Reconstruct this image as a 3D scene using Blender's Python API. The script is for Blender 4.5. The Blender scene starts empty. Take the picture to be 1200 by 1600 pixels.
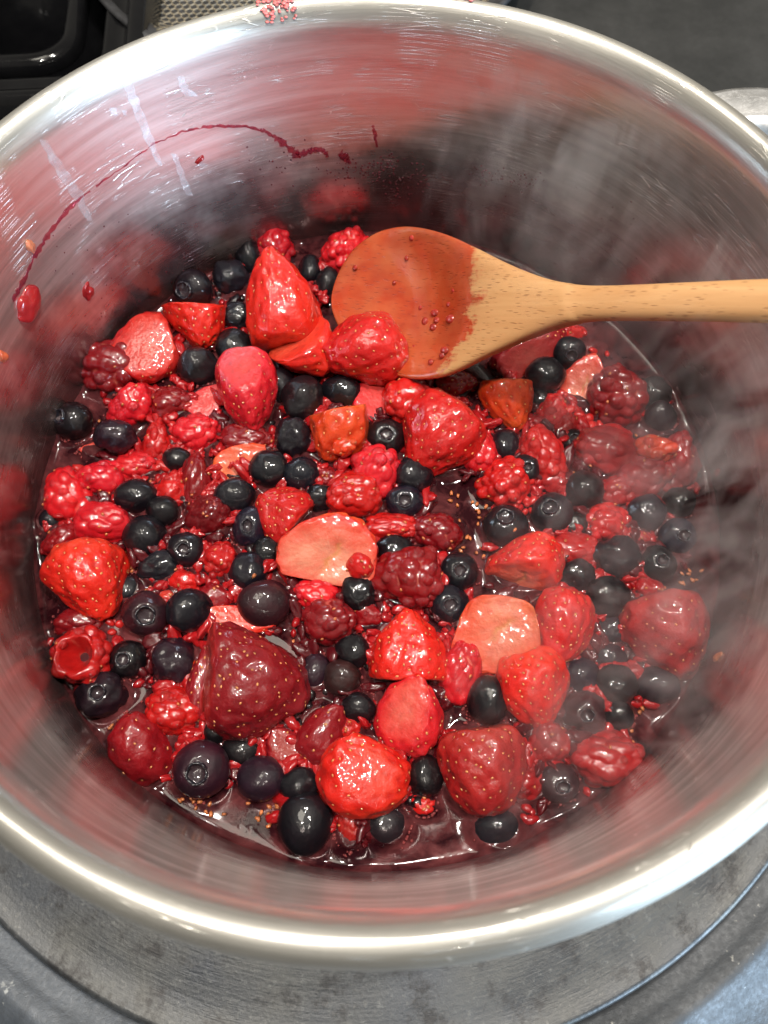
import bpy, bmesh, math, random
import numpy as np
from mathutils import Matrix, Vector

random.seed(7)
RNG = np.random.default_rng(7)
sc = bpy.context.scene
COL = sc.collection

# ------------------------------------------------------------------ camera
F_PX, PITCH = 1150.0, math.radians(22.0)
CAM = np.array([0.0023, -0.0992, 0.263])
cd = bpy.data.cameras.new('camera')
cam = bpy.data.objects.new('camera', cd)
COL.objects.link(cam)
cam.location = CAM
cam.rotation_euler = (PITCH, 0, 0)
cd.sensor_fit = 'VERTICAL'
cd.sensor_height = 36.0
cd.lens = 36.0 * F_PX / 1600.0
cd.clip_start, cd.clip_end = 0.005, 50
cd.dof.use_dof = True
cd.dof.focus_distance = 0.232
cd.dof.aperture_fstop = 16.0
sc.camera = cam

# ------------------------------------------------------------------ world, lamps, exposure
w = bpy.data.worlds.new('World')
sc.world = w
w.use_nodes = True
bg = w.node_tree.nodes['Background']
bg.inputs[0].default_value = (1.0, 0.93, 0.80, 1)
bg.inputs[1].default_value = 0.16

def area_lamp(name, loc, target, sx, sy, power, color):
    l = bpy.data.lights.new(name, 'AREA')
    l.shape = 'RECTANGLE'
    l.size, l.size_y = sx, sy
    l.energy, l.color = power, color
    o = bpy.data.objects.new(name, l)
    COL.objects.link(o)
    o.location = loc
    o.rotation_euler = (Vector(target) - Vector(loc)).to_track_quat('-Z', 'Y').to_euler()
    return o

area_lamp('hood_lamp_right', (0.20, 0.04, 0.80), (0, 0, 0.03), 0.030, 0.030, 3.8, (1.0, 0.95, 0.87))
area_lamp('hood_lamp_left', (-0.12, -0.10, 0.80), (0, 0, 0.03), 0.030, 0.030, 3.2, (1.0, 0.95, 0.87))
area_lamp('hood_lamp_back', (0.02, 0.20, 0.80), (0, 0, 0.03), 0.030, 0.030, 2.0, (1.0, 0.95, 0.87))
area_lamp('overhead_fill', (-0.35, 0.30, 1.7), (0, 0, 0.03), 0.5, 0.5, 7.0, (1.0, 0.93, 0.80))  # added fill for soft light from overhead; no such fitting is known here
area_lamp('window_light', (0.85, -0.80, 0.38), (-0.06, 0.06, 0.10), 0.55, 0.35, 28.0, (0.58, 0.79, 1.0))

sc.view_settings.view_transform = 'Standard'
sc.view_settings.look = 'None'
sc.view_settings.gamma = 1.0
sc.view_settings.exposure = 0.0
sc.render.engine = 'CYCLES'
cy = sc.cycles
cy.use_denoising = True
cy.use_adaptive_sampling = True
cy.adaptive_threshold = 0.03
cy.max_bounces = 6
cy.diffuse_bounces = 2
cy.glossy_bounces = 4
cy.transmission_bounces = 4
cy.volume_bounces = 1
cy.transparent_max_bounces = 8
cy.caustics_reflective = False
cy.caustics_refractive = False
cy.sample_clamp_indirect = 6.0
cy.volume_step_rate = 3.0
cy.volume_max_steps = 64

# ------------------------------------------------------------------ measures
ZL = 0.030            # juice level above the hotplate
R_IN = 0.1158         # inner wall radius
Z_RIM = 0.1205
CP, SP = math.cos(PITCH), math.sin(PITCH)
RIGHT = np.array([1.0, 0, 0]); UPV = np.array([0, CP, SP]); FWD = np.array([0, SP, -CP])

def ray(px, py):
    return RIGHT * (px - 600) / F_PX + UPV * (800 - py) / F_PX + FWD

def at(px, py, z):
    d = ray(px, py)
    t = (z - CAM[2]) / d[2]
    return CAM + d * t, t

def wall_at(px, py, R=R_IN):
    d = ray(px, py)
    a = d[0]**2 + d[1]**2
    b = 2 * (CAM[0]*d[0] + CAM[1]*d[1])
    c = CAM[0]**2 + CAM[1]**2 - R*R
    t = (-b + math.sqrt(b*b - 4*a*c)) / (2*a)
    return CAM + d * t, t

# ------------------------------------------------------------------ helpers
def tag(o, label=None, cat=None, group=None, kind=None):
    if label: o['label'] = label
    if cat: o['category'] = cat
    if group: o['group'] = group
    if kind: o['kind'] = kind
    return o

def mesh_obj(name, V, Fc, mat, parent=None, smooth=True, attrs=None):
    me = bpy.data.meshes.new(name)
    me.from_pydata([tuple(v) for v in np.asarray(V).tolist()], [], [tuple(f) for f in Fc])
    me.update()
    if smooth:
        me.polygons.foreach_set('use_smooth', [True] * len(me.polygons))
    for k, a in (attrs or {}).items():
        at_ = me.attributes.new(k, 'FLOAT', 'POINT')
        at_.data.foreach_set('value', np.asarray(a, dtype=np.float32))
    if mat: me.materials.append(mat)
    o = bpy.data.objects.new(name, me)
    COL.objects.link(o)
    if parent: o.parent = parent
    return o

_ico = {}
def ico(n):
    if n not in _ico:
        bm = bmesh.new()
        bmesh.ops.create_icosphere(bm, subdivisions=n, radius=1.0)
        bm.verts.ensure_lookup_table()
        V = np.array([v.co[:] for v in bm.verts])
        V /= np.linalg.norm(V, axis=1)[:, None]
        Fc = [tuple(v.index for v in f.verts) for f in bm.faces]
        bm.free()
        _ico[n] = (V, Fc)
    return _ico[n]

def sn(P, freq, seed, octaves=2, waves=7):
    r = np.random.default_rng(int(seed) + 1000)
    out = np.zeros(len(P)); amp = 1.0; tot = 0
    for o in range(octaves):
        for k in range(waves):
            d = r.normal(size=3); d /= np.linalg.norm(d)
            out += amp * np.sin(P @ (d * freq * r.uniform(0.7, 1.4)) + r.uniform(0, 6.28))
        tot += amp * math.sqrt(waves * 0.5)
        amp *= 0.5; freq *= 2.1
    return out / tot

def fib(n, jitter=0.0, rng=None):
    i = np.arange(n) + 0.5
    ph = np.arccos(1 - 2*i/n); th = math.pi * (1 + 5**0.5) * i
    P = np.stack([np.cos(th)*np.sin(ph), np.sin(th)*np.sin(ph), np.cos(ph)], 1)
    if jitter: P = P + rng.normal(size=P.shape) * jitter
    return P / np.linalg.norm(P, axis=1)[:, None]

def basis_from_z(d, roll=0.0):
    d = np.asarray(d, float); d = d / np.linalg.norm(d)
    a = np.array([1.0, 0, 0]) if abs(d[0]) < 0.8 else np.array([0, 1.0, 0])
    x = np.cross(a, d); x /= np.linalg.norm(x); y = np.cross(d, x)
    c, s = math.cos(roll), math.sin(roll)
    return np.stack([c*x + s*y, -s*x + c*y, d], 1)      # columns

def lathe(profile, seg):
    V, Fc = [], []
    n = len(profile)
    for i in range(seg):
        a = 2*math.pi*i/seg
        for r, z in profile: V.append((r*math.cos(a), r*math.sin(a), z))
    for i in range(seg):
        j = (i+1) % seg
        for k in range(n-1):
            Fc.append((i*n+k, j*n+k, j*n+k+1, i*n+k+1))
    return V, Fc

# ------------------------------------------------------------------ node helpers
class NT:
    def __init__(self, name):
        self.m = bpy.data.materials.new(name)
        self.m.use_nodes = True
        self.t = self.m.node_tree
        self.b = self.t.nodes['Principled BSDF']
        self.out = self.t.nodes['Material Output']
    def n(self, typ, **kw):
        nd = self.t.nodes.new(typ)
        for k, v in kw.items():
            if k.startswith('in_'):
                key = k[3:]
                key = int(key) if key.isdigit() else key.replace('_', ' ')
                self.put(nd.inputs[key], v)
            else: setattr(nd, k, v)
        return nd
    def put(self, sock, v):
        if isinstance(v, bpy.types.NodeSocket): self.t.links.new(v, sock)
        else: sock.default_value = v
    def set(self, key, v): self.put(self.b.inputs[key], v)
    def math(self, op, a, b=0.0, clamp=False):
        nd = self.t.nodes.new('ShaderNodeMath'); nd.operation = op; nd.use_clamp = clamp
        self.put(nd.inputs[0], a); self.put(nd.inputs[1], b)
        return nd.outputs[0]
    def mix(self, fac, a, b, blend='MIX'):
        nd = self.t.nodes.new('ShaderNodeMix'); nd.data_type = 'RGBA'; nd.blend_type = blend
        self.put(nd.inputs[0], fac); self.put(nd.inputs[6], a); self.put(nd.inputs[7], b)
        return nd.outputs[2]
    def ramp(self, fac, stops, interp='LINEAR'):
        nd = self.t.nodes.new('ShaderNodeValToRGB'); cr = nd.color_ramp; cr.interpolation = interp
        while len(cr.elements) < len(stops): cr.elements.new(0.5)
        for e, (p, c) in zip(cr.elements, stops):
            e.position = p; e.color = c if len(c) == 4 else (*c, 1)
        self.put(nd.inputs[0], fac)
        return nd.outputs[0]
    def map(self, v, a, b, c=0.0, d=1.0):
        nd = self.t.nodes.new('ShaderNodeMapRange'); nd.clamp = True
        self.put(nd.inputs[0], v)
        for i, x in enumerate((a, b, c, d)): self.put(nd.inputs[i+1], x)
        return nd.outputs[0]
    def noise(self, vec, scale, detail=2.0, rough=0.5, dist=0.0):
        nd = self.n('ShaderNodeTexNoise')
        self.put(nd.inputs['Vector'], vec); self.put(nd.inputs['Scale'], scale)
        nd.inputs['Detail'].default_value = detail; nd.inputs['Roughness'].default_value = rough
        nd.inputs['Distortion'].default_value = dist
        return nd.outputs[0]
    def voro(self, vec, scale, feature='F1'):
        nd = self.n('ShaderNodeTexVoronoi', feature=feature)
        self.put(nd.inputs['Vector'], vec); self.put(nd.inputs['Scale'], scale)
        return nd
    def coord(self, which='Object'): return self.n('ShaderNodeTexCoord').outputs[which]
    def attr(self, name):
        nd = self.n('ShaderNodeAttribute'); nd.attribute_name = name
        return nd.outputs['Fac']
    def objcol(self): return self.n('ShaderNodeObjectInfo').outputs['Color']
    def objrand(self): return self.n('ShaderNodeObjectInfo').outputs['Random']
    def bump(self, h, strength, dist, normal=None):
        nd = self.n('ShaderNodeBump')
        nd.inputs['Strength'].default_value = strength; nd.inputs['Distance'].default_value = dist
        self.put(nd.inputs['Height'], h)
        if normal: self.put(nd.inputs['Normal'], normal)
        return nd.outputs[0]
    def polar(self, ka, kz):
        """(angle*ka, z*kz, radius*kz) of the object coordinates, for things turned on a lathe"""
        s = self.n('ShaderNodeSeparateXYZ'); self.put(s.inputs[0], self.coord())
        ang = self.math('ARCTAN2', s.outputs[1], s.outputs[0])
        r = self.math('SQRT', self.math('ADD', self.math('MULTIPLY', s.outputs[0], s.outputs[0]), self.math('MULTIPLY', s.outputs[1], s.outputs[1])))
        c = self.n('ShaderNodeCombineXYZ')
        self.put(c.inputs[0], self.math('MULTIPLY', ang, ka))
        self.put(c.inputs[1], self.math('MULTIPLY', s.outputs[2], kz))
        self.put(c.inputs[2], self.math('MULTIPLY', r, kz))
        return c.outputs[0], s, r, ang

# ------------------------------------------------------------------ materials
def mat_steel():
    t = NT('brushed_steel')
    v, s, r, ang = t.polar(7.0, 1500.0)
    brush = t.noise(v, 1.0, 3.0, 0.6)
    v2 = t.polar(2.2, 260.0)[0]
    coarse = t.noise(v2, 1.0, 4.0, 0.6, 0.4)
    # fine slanting scratches left by utensils
    mp = t.n('ShaderNodeMapping'); t.put(mp.inputs[0], t.polar(1.0, 9.0)[0]); mp.inputs['Rotation'].default_value = (0, 0, 0.35); mp.inputs['Scale'].default_value = (3.0, 60.0, 40.0)
    scr = t.voro(mp.outputs[0], 1.6, 'DISTANCE_TO_EDGE').outputs['Distance']
    scr = t.map(scr, 0.0, 0.018, 1.0, 0.0)
    scr = t.math('MULTIPLY', scr, t.map(t.noise(t.coord(), 60.0, 2.0), 0.48, 0.62))
    col = t.mix(t.map(coarse, 0.3, 0.7), (0.60, 0.58, 0.555, 1), (0.72, 0.70, 0.67, 1))
    # thin juice film that has crept up the inside wall
    film = t.math('ADD', t.math('MULTIPLY', s.outputs[2], 25.0), t.math('MULTIPLY', t.noise(t.coord(), 38.0, 4.0, 0.6), -1.9))
    film = t.math('MULTIPLY', t.map(film, 0.10, 0.95, 1.0, 0.0), t.map(r, 0.1165, 0.1162))
    col = t.mix(t.math('MULTIPLY', film, 0.80), col, (0.17, 0.042, 0.053, 1))
    lip = t.map(r, 0.1162, 0.1180, 0.0, 0.12)
    col = t.mix(t.map(r, 0.1160, 0.1175, 0.0, 0.6), col, (0.30, 0.285, 0.24, 1))
    tg = t.n('ShaderNodeTangent', direction_type='RADIAL', axis='Z')
    b1 = t.bump(brush, 0.20, 0.00022)
    b2 = t.bump(scr, 0.5, 0.00015, b1)
    bs = [t.b, t.n('ShaderNodeBsdfPrincipled')]
    for b_, rough, an in ((bs[0], t.map(coarse, 0.3, 0.75, 0.15, 0.23), 0.4), (bs[1], 0.50, 0.75)):
        t.put(b_.inputs['Base Color'], col); b_.inputs['Metallic'].default_value = 1.0
        t.put(b_.inputs['Roughness'], rough)
        b_.inputs['Anisotropic'].default_value = an; b_.inputs['Anisotropic Rotation'].default_value = 0.25
        t.put(b_.inputs['Tangent'], tg.outputs[0]); t.put(b_.inputs['Normal'], b2)
    mx = t.n('ShaderNodeMixShader')
    t.put(mx.inputs[0], t.math('ADD', lip, t.math('ADD', t.math('MULTIPLY', t.map(coarse, 0.3, 0.7, 0.32, 0.48), t.map(film, 0.0, 1.0, 1.0, 0.5)), t.math('MULTIPLY', scr, 0.4)), True))
    t.put(mx.inputs[1], bs[0].outputs[0]); t.put(mx.inputs[2], bs[1].outputs[0])
    t.put(t.out.inputs['Surface'], mx.outputs[0])
    return t.m

def mat_plate():
    t = NT('stained_hotplate_metal')
    lines = t.noise(t.polar(14.0, 900.0)[0], 1.0, 3.0, 0.6)          # faint turned grooves
    co = t.coord()
    blot = t.noise(co, 26.0, 6.0, 0.65)
    fine = t.noise(co, 380.0, 4.0, 0.7)
    speck = t.noise(co, 900.0, 2.0, 0.6)
    patch = t.noise(co, 12.0, 3.0, 0.6)
    burnt = t.map(t.math('ADD', t.noise(co, 70.0, 6.0, 0.72), t.math('MULTIPLY', fine, 0.30)), 0.66, 0.78)
    col = t.mix(t.map(blot, 0.32, 0.68), (0.045, 0.047, 0.052, 1), (0.125, 0.12, 0.11, 1))
    col = t.mix(t.map(patch, 0.45, 0.65, 0.0, 0.45), col, (0.085, 0.092, 0.11, 1))
    col = t.mix(t.math('MULTIPLY', t.map(fine, 0.55, 0.72), 0.45), col, (0.26, 0.25, 0.23, 1))
    col = t.mix(t.math('MULTIPLY', burnt, 0.7), col, (0.035, 0.031, 0.030, 1))
    t.set('Base Color', col)
    t.set('Metallic', t.map(blot, 0.35, 0.65, 0.55, 0.85))
    t.set('Roughness', t.map(t.math('ADD', blot, t.math('MULTIPLY', fine, 0.5)), 0.45, 1.0, 0.34, 0.60))
    grooves = t.math('MULTIPLY', lines, t.map(patch, 0.40, 0.62, 1.0, 0.25))
    hgt = t.math('ADD', t.math('MULTIPLY', grooves, 0.8), t.math('ADD', t.math('MULTIPLY', fine, 0.6), t.math('MULTIPLY', speck, 0.5)))
    t.set('Normal', t.bump(hgt, 0.6, 0.00022))
    return t.m

def mat_enamel(name, c0, c1, rough, metal=0.0, bs=0.2, scale=300.0):
    t = NT(name)
    nz = t.noise(t.coord(), 30.0, 5.0, 0.65); fine = t.noise(t.coord(), scale, 3.0, 0.7)
    t.set('Base Color', t.mix(t.map(nz, 0.3, 0.7), (*c0, 1), (*c1, 1)))
    t.set('Metallic', metal)
    t.set('Roughness', t.math('ADD', t.map(nz, 0.3, 0.7, rough*0.8, rough*1.3), t.math('MULTIPLY', t.map(fine, 0.5, 0.8), 0.15)))
    t.set('Normal', t.bump(t.math('ADD', fine, nz), bs, 0.0004))
    return t.m

def mat_trim():
    t = NT('pitted_trim_steel')
    sp = t.n('ShaderNodeMapping'); t.put(sp.inputs[0], t.polar(60.0, 480.0)[0])
    weave = t.voro(sp.outputs[0], 1.0).outputs['Distance']
    nz = t.noise(t.coord(), 26.0, 5.0, 0.65); fine = t.noise(t.coord(), 500.0, 3.0, 0.7)
    fleck = t.map(t.noise(t.coord(), 160.0, 3.0, 0.7), 0.66, 0.72)
    col = t.mix(t.map(nz, 0.3, 0.7), (0.05, 0.053, 0.058, 1), (0.13, 0.135, 0.145, 1))
    col = t.mix(t.math('MULTIPLY', fleck, 0.7), col, (0.42, 0.41, 0.38, 1))
    t.set('Base Color', col)
    t.set('Metallic', 0.35)
    t.set('Roughness', t.map(fine, 0.3, 0.7, 0.50, 0.70))
    t.set('Normal', t.bump(t.math('ADD', t.math('MULTIPLY', weave, 0.4), fine), 0.7, 0.0003))
    return t.m

def wet_coat(t, bumpn, rough=0.07, w=0.8):
    t.set('Coat Weight', w); t.set('Coat Roughness', rough); t.set('Coat IOR', 1.42)
    t.set('Coat Normal', bumpn)

def mat_strawberry():
    t = NT('cooked_strawberry')
    oc = t.objcol()
    co = t.coord()
    nz = t.noise(co, 260.0, 3.0, 0.6)
    big = t.noise(co, 85.0, 3.0, 0.6)
    skin = t.mix(t.map(big, 0.42, 0.72, 0.0, 0.6), oc, t.mix(1.0, oc, (1.15, 2.4, 1.5, 1), 'MULTIPLY'))
    skin = t.mix(t.map(big, 0.25, 0.45, 0.6, 0.0), skin, t.mix(1.0, oc, (0.62, 0.45, 0.6, 1), 'MULTIPLY'))
    skin = t.mix(t.map(nz, 0.25, 0.5, 0.4, 0.0), skin, t.mix(1.0, oc, (0.5, 0.4, 0.45, 1), 'MULTIPLY'))
    sh = t.math('MULTIPLY', t.attr('shoulder'), t.map(nz, 0.3, 0.7, 0.35, 1.0))
    skin = t.mix(t.math('MULTIPLY', sh, 0.55), skin, t.mix(1.0, oc, (1.2, 6.0, 4.0, 1), 'MULTIPLY'))
    skin = t.mix(t.math('MULTIPLY', t.attr('dimple'), 0.55), skin, t.mix(1.0, oc, (0.45, 0.4, 0.5, 1), 'MULTIPLY'))
    cut = t.attr('cut')
    # fibres run from the pale heart out to the red rim
    ca = t.attr('cut_angle')
    cv = t.n('ShaderNodeCombineXYZ')
    t.put(cv.inputs[0], t.math('MULTIPLY', t.math('COSINE', ca), 5.0)); t.put(cv.inputs[1], t.math('MULTIPLY', t.math('SINE', ca), 5.0)); t.put(cv.inputs[2], t.math('MULTIPLY', cut, 1.6))
    fibre = t.noise(cv.outputs[0], 1.6, 4.0, 0.65)
    blot = t.noise(co, 150.0, 4.0, 0.65, 0.6)
    c2 = t.math('ADD', cut, t.math('ADD', t.math('MULTIPLY', t.math('SUBTRACT', fibre, 0.5), 0.55), t.math('MULTIPLY', t.math('SUBTRACT', blot, 0.5), 0.7)))
    flesh = t.ramp(c2, [(0.0, (0.52, 0.014, 0.010)), (0.22, (0.60, 0.040, 0.022)), (0.5, (0.64, 0.085, 0.050)), (0.78, (0.66, 0.14, 0.088)), (1.0, (0.68, 0.23, 0.145))])
    flesh = t.mix(t.map(t.attr('pale'), 0.0, 1.0, 0.9, 0.0), flesh, t.mix(1.0, skin, (1.05, 1.6, 1.35, 1), 'MULTIPLY'))
    flesh = t.mix(t.map(t.noise(co, 110.0, 4.0, 0.7), 0.58, 0.75, 0.0, 0.45), flesh, (0.50, 0.022, 0.016, 1))
    flesh = t.mix(t.math('MULTIPLY', t.attr('pith'), 0.75), flesh, (0.50, 0.20, 0.05, 1))
    col = t.mix(t.map(cut, 0.0, 0.12), skin, flesh)
    t.set('Base Color', col)
    t.set('Subsurface Weight', 0.15)
    t.set('Subsurface Radius', (0.0030, 0.0005, 0.0003))
    t.set('Subsurface Scale', 1.0)
    t.set('Roughness', 0.45); t.set('IOR', 1.34)
    t.set('Normal', t.bump(t.math('ADD', nz, t.noise(co, 700.0, 2.0)), 0.8, 0.0003))
    gl = t.noise(co, 720.0, 1.0, 0.5)
    bn = t.bump(t.math('ADD', gl, t.math('MULTIPLY', nz, 1.2)), 1.0, 0.00015)
    wet_coat(t, bn, 0.05, 1.0)
    return t.m

def mat_raspberry():
    t = NT('cooked_raspberry')
    oc = t.objcol(); co = t.coord()
    nz = t.noise(co, 300.0, 3.0, 0.6)
    cre = t.attr('crease')
    col = t.mix(t.map(nz, 0.3, 0.7, 0.0, 0.6), oc, t.mix(1.0, oc, (0.55, 0.45, 0.6, 1), 'MULTIPLY'))
    foam = t.math('MULTIPLY', t.map(cre, 0.72, 0.98), t.map(t.noise(co, 130.0, 2.0), 0.45, 0.62))
    col = t.mix(t.math('MULTIPLY', foam, 0.5), col, (0.66, 0.16, 0.14, 1))
    col = t.mix(t.math('MULTIPLY', t.map(t.objrand(), 0.0, 1.0), 0.35), col, t.mix(1.0, col, (1.15, 2.0, 1.0, 1), 'MULTIPLY'))
    t.set('Base Color', col)
    t.set('Subsurface Weight', 0.28)
    t.set('Subsurface Radius', (0.0025, 0.0005, 0.0005)); t.set('Subsurface Scale', 1.0)
    t.set('Roughness', 0.30); t.set('IOR', 1.38)
    gl = t.noise(co, 720.0, 1.0, 0.5)
    bn = t.bump(t.math('ADD', gl, t.math('MULTIPLY', nz, 1.0)), 1.0, 0.00008)
    t.set('Normal', bn)
    wet_coat(t, bn, 0.05, 1.0)
    return t.m

def mat_blueberry():
    t = NT('cooked_blueberry')
    oc = t.objcol(); co = t.coord()
    nz = t.noise(co, 330.0, 3.0, 0.65); big = t.noise(co, 120.0, 2.0)
    col = t.mix(t.map(big, 0.4, 0.7), oc, t.mix(1.0, oc, (2.2, 1.5, 1.5, 1), 'MULTIPLY'))
    col = t.mix(t.attr('calyx'), col, (0.030, 0.018, 0.022, 1))
    t.set('Base Color', col)
    t.set('Roughness', 0.5); t.set('IOR', 1.3)
    gl = t.noise(co, 720.0, 1.0, 0.5)
    bn = t.bump(t.math('ADD', gl, t.math('MULTIPLY', nz, 1.0)), 1.0, 0.00008)
    t.set('Normal', bn)
    wet_coat(t, bn, 0.05, 1.0)
    return t.m

def mat_simple(name, col, rough=0.3, coat=0.0, sss=0.0, var=0.0):
    t = NT(name)
    c = (*col, 1)
    if var:
        c = t.mix(t.map(t.noise(t.coord(), 350.0, 3.0), 0.3, 0.7), (*[x*(1-var) for x in col], 1), (*[min(1, x*(1+var)) for x in col], 1))
    t.set('Base Color', c); t.set('Roughness', rough)
    bn = t.bump(t.noise(t.coord(), 900.0, 2.0), 0.25, 0.0003); t.set('Normal', bn)
    if coat: wet_coat(t, bn, 0.06, coat)
    if sss:
        t.set('Subsurface Weight', sss); t.set('Subsurface Radius', (0.002, 0.0005, 0.0003)); t.set('Subsurface Scale', 1.0)
    return t.m

def mat_juice():
    t = NT('berry_juice')
    co = t.coord()
    fo = t.noise(co, 55.0, 5.0, 0.62, 1.4)
    fo2 = t.noise(co, 190.0, 4.0, 0.65, 0.8)
    foam = t.map(t.math('ADD', t.math('MULTIPLY', fo, 0.7), t.math('MULTIPLY', fo2, 0.3)), 0.42, 0.66)
    col = t.mix(foam, (0.020, 0.003, 0.005, 1), (0.15, 0.036, 0.038, 1))
    t.set('Base Color', col)
    t.set('Roughness', t.map(foam, 0.0, 1.0, 0.05, 0.16)); t.set('IOR', 1.37)
    bub = t.voro(co, 620.0, 'SMOOTH_F1').outputs['Distance']
    bubm = t.math('MULTIPLY', t.map(bub, 0.1, 0.5, 1.0, 0.0), t.map(t.noise(co, 70.0, 3.0), 0.52, 0.62))
    h = t.math('ADD', t.noise(co, 150.0, 3.0), t.math('MULTIPLY', bubm, 0.35))
    t.set('Normal', t.bump(h, 0.12, 0.0005))
    return t.m

def mat_wood(x_stain):
    t = NT('beech_wood')
    co = t.coord()
    s = t.n('ShaderNodeSeparateXYZ'); t.put(s.inputs[0], co)
    def m(sx, sy, sz):
        mp = t.n('ShaderNodeMapping'); t.put(mp.inputs[0], co); mp.inputs['Scale'].default_value = (sx, sy, sz); return mp.outputs[0]
    grain = t.noise(m(18, 260, 260), 1.0, 4.0, 0.6, 0.5)
    broad = t.noise(m(6, 60, 60), 1.0, 3.0, 0.5)
    fl = t.voro(m(270, 1450, 150), 1.0)
    fleck = t.math('MULTIPLY', t.map(fl.outputs['Distance'], 0.14, 0.32, 1.0, 0.0), t.map(t.noise(m(90, 220, 90), 1.0, 1.0), 0.30, 0.42))
    col = t.mix(t.map(grain, 0.3, 0.7), (0.52, 0.265, 0.105, 1), (0.64, 0.36, 0.16, 1))
    col = t.mix(t.map(broad, 0.35, 0.7, 0.0, 0.4), col, (0.46, 0.20, 0.07, 1))
    col = t.mix(t.math('MULTIPLY', fleck, 0.55), col, (0.22, 0.085, 0.03, 1))
    # juice soaked into the bowl, with a ragged tide line
    edge = t.math('ADD', s.outputs[0], t.math('MULTIPLY', t.math('SUBTRACT', t.noise(co, 120.0, 5.0, 0.6), 0.5), 0.022))
    edge = t.math('ADD', edge, t.math('MULTIPLY', t.math('MULTIPLY', s.outputs[1], s.outputs[1]), 17.0))
    edge = t.math('ADD', edge, t.math('MULTIPLY', t.math('SUBTRACT', t.noise(m(40, 700, 300), 1.0, 3.0, 0.6), 0.5), 0.010))
    st = t.map(edge, x_stain - 0.0022, x_stain + 0.0008, 1.0, 0.0)
    spl = t.map(t.noise(co, 160.0, 2.0), 0.70, 0.72)
    spl = t.math('MULTIPLY', spl, t.map(s.outputs[0], x_stain + 0.014, x_stain + 0.018, 1.0, 0.0))
    st = t.math('MAXIMUM', st, spl)
    deep = t.map(t.noise(co, 60.0, 3.0), 0.3, 0.7)
    red = t.mix(deep, (0.50, 0.046, 0.008, 1), (0.34, 0.018, 0.006, 1))
    red = t.mix(t.math('MULTIPLY', fleck, 0.5), red, (0.14, 0.012, 0.008, 1))
    red = t.mix(t.map(grain, 0.4, 0.75, 0.0, 0.35), red, (0.56, 0.075, 0.018, 1))
    t.set('Base Color', t.mix(t.math('MULTIPLY', st, t.map(t.noise(co, 90.0, 3.0), 0.3, 0.7, 0.72, 0.95)), col, red))
    t.set('Roughness', t.mix(st, (0.55,)*3 + (1,), (0.22,)*3 + (1,)))
    t.set('Coat Weight', st); t.set('Coat Roughness', 0.07)
    bn = t.bump(t.math('ADD', t.math('MULTIPLY', grain, 0.5), t.math('ADD', t.math('MULTIPLY', fleck, -0.6), t.math('MULTIPLY', st, 0.35))), 0.35, 0.0004)
    t.set('Normal', bn)
    t.set('Subsurface Weight', 0.0)
    return t.m

M = {}
M['steel'] = mat_steel()
M['plate'] = mat_plate()
M['trim'] = mat_trim()
M['stove'] = mat_enamel('dark_stove_top', (0.034, 0.033, 0.031), (0.052, 0.049, 0.045), 0.45, 0.1, 0.03)
M['black'] = mat_enamel('black_enamel', (0.004, 0.004, 0.005), (0.010, 0.010, 0.011), 0.10, 0.0, 0.12, 200.0)
M['pan'] = mat_enamel('worn_pan_metal', (0.05, 0.05, 0.055), (0.20, 0.20, 0.21), 0.42, 0.7, 0.5)
M['brass'] = mat_simple('tarnished_hex_steel', (0.42, 0.35, 0.24), 0.4, 0.0, 0.0, 0.4)
M['straw'] = mat_strawberry()
M['rasp'] = mat_raspberry()
M['blue'] = mat_blueberry()
M['seed'] = mat_simple('strawberry_seed', (0.62, 0.26, 0.09), 0.3, 0.5, 0.0, 0.35)
M['rseed'] = mat_simple('raspberry_seed', (0.52, 0.16, 0.055), 0.3, 0.5, 0.0, 0.35)
M['calyx'] = mat_simple('blueberry_crown', (0.012, 0.011, 0.017), 0.35, 0.8, 0.0, 0.5)
M['juice'] = mat_juice()
def mat_streak():
    t = NT('dried_juice_film')
    nz = t.noise(t.coord(), 330.0, 4.0, 0.65)
    t.set('Base Color', t.mix(t.map(nz, 0.3, 0.7), (0.12, 0.008, 0.02, 1), (0.34, 0.03, 0.06, 1)))
    t.set('Roughness', 0.2); wet_coat(t, t.bump(nz, 0.5, 0.0001), 0.06, 0.8)
    tr = t.n('ShaderNodeBsdfTransparent'); tr.inputs[0].default_value = (0.9, 0.45, 0.52, 1); mx = t.n('ShaderNodeMixShader')
    t.put(mx.inputs[0], t.map(nz, 0.40, 0.68, 0.04, 0.62)); t.put(mx.inputs[1], tr.outputs[0]); t.put(mx.inputs[2], t.b.outputs[0])
    t.put(t.out.inputs['Surface'], mx.outputs[0])
    return t.m
M['streak'] = mat_streak()
M['bead'] = mat_simple('juice_bead', (0.10, 0.018, 0.024), 0.12, 0.8, 0.0, 0.4)
M['pink'] = mat_simple('dried_pink_foam', (0.55, 0.14, 0.13), 0.4, 0.4, 0.2, 0.4)
M['lime'] = None

# ------------------------------------------------------------------ the setting: stove top
so = mesh_obj('stove_top', [(-1.2, -1.2, -0.016), (1.2, -1.2, -0.016), (1.2, 1.2, -0.016), (-1.2, 1.2, -0.016)], [(0, 1, 2, 3)], M['stove'], smooth=False)
tag(so, 'dark smooth stove top round the hotplate', kind='structure')

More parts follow.
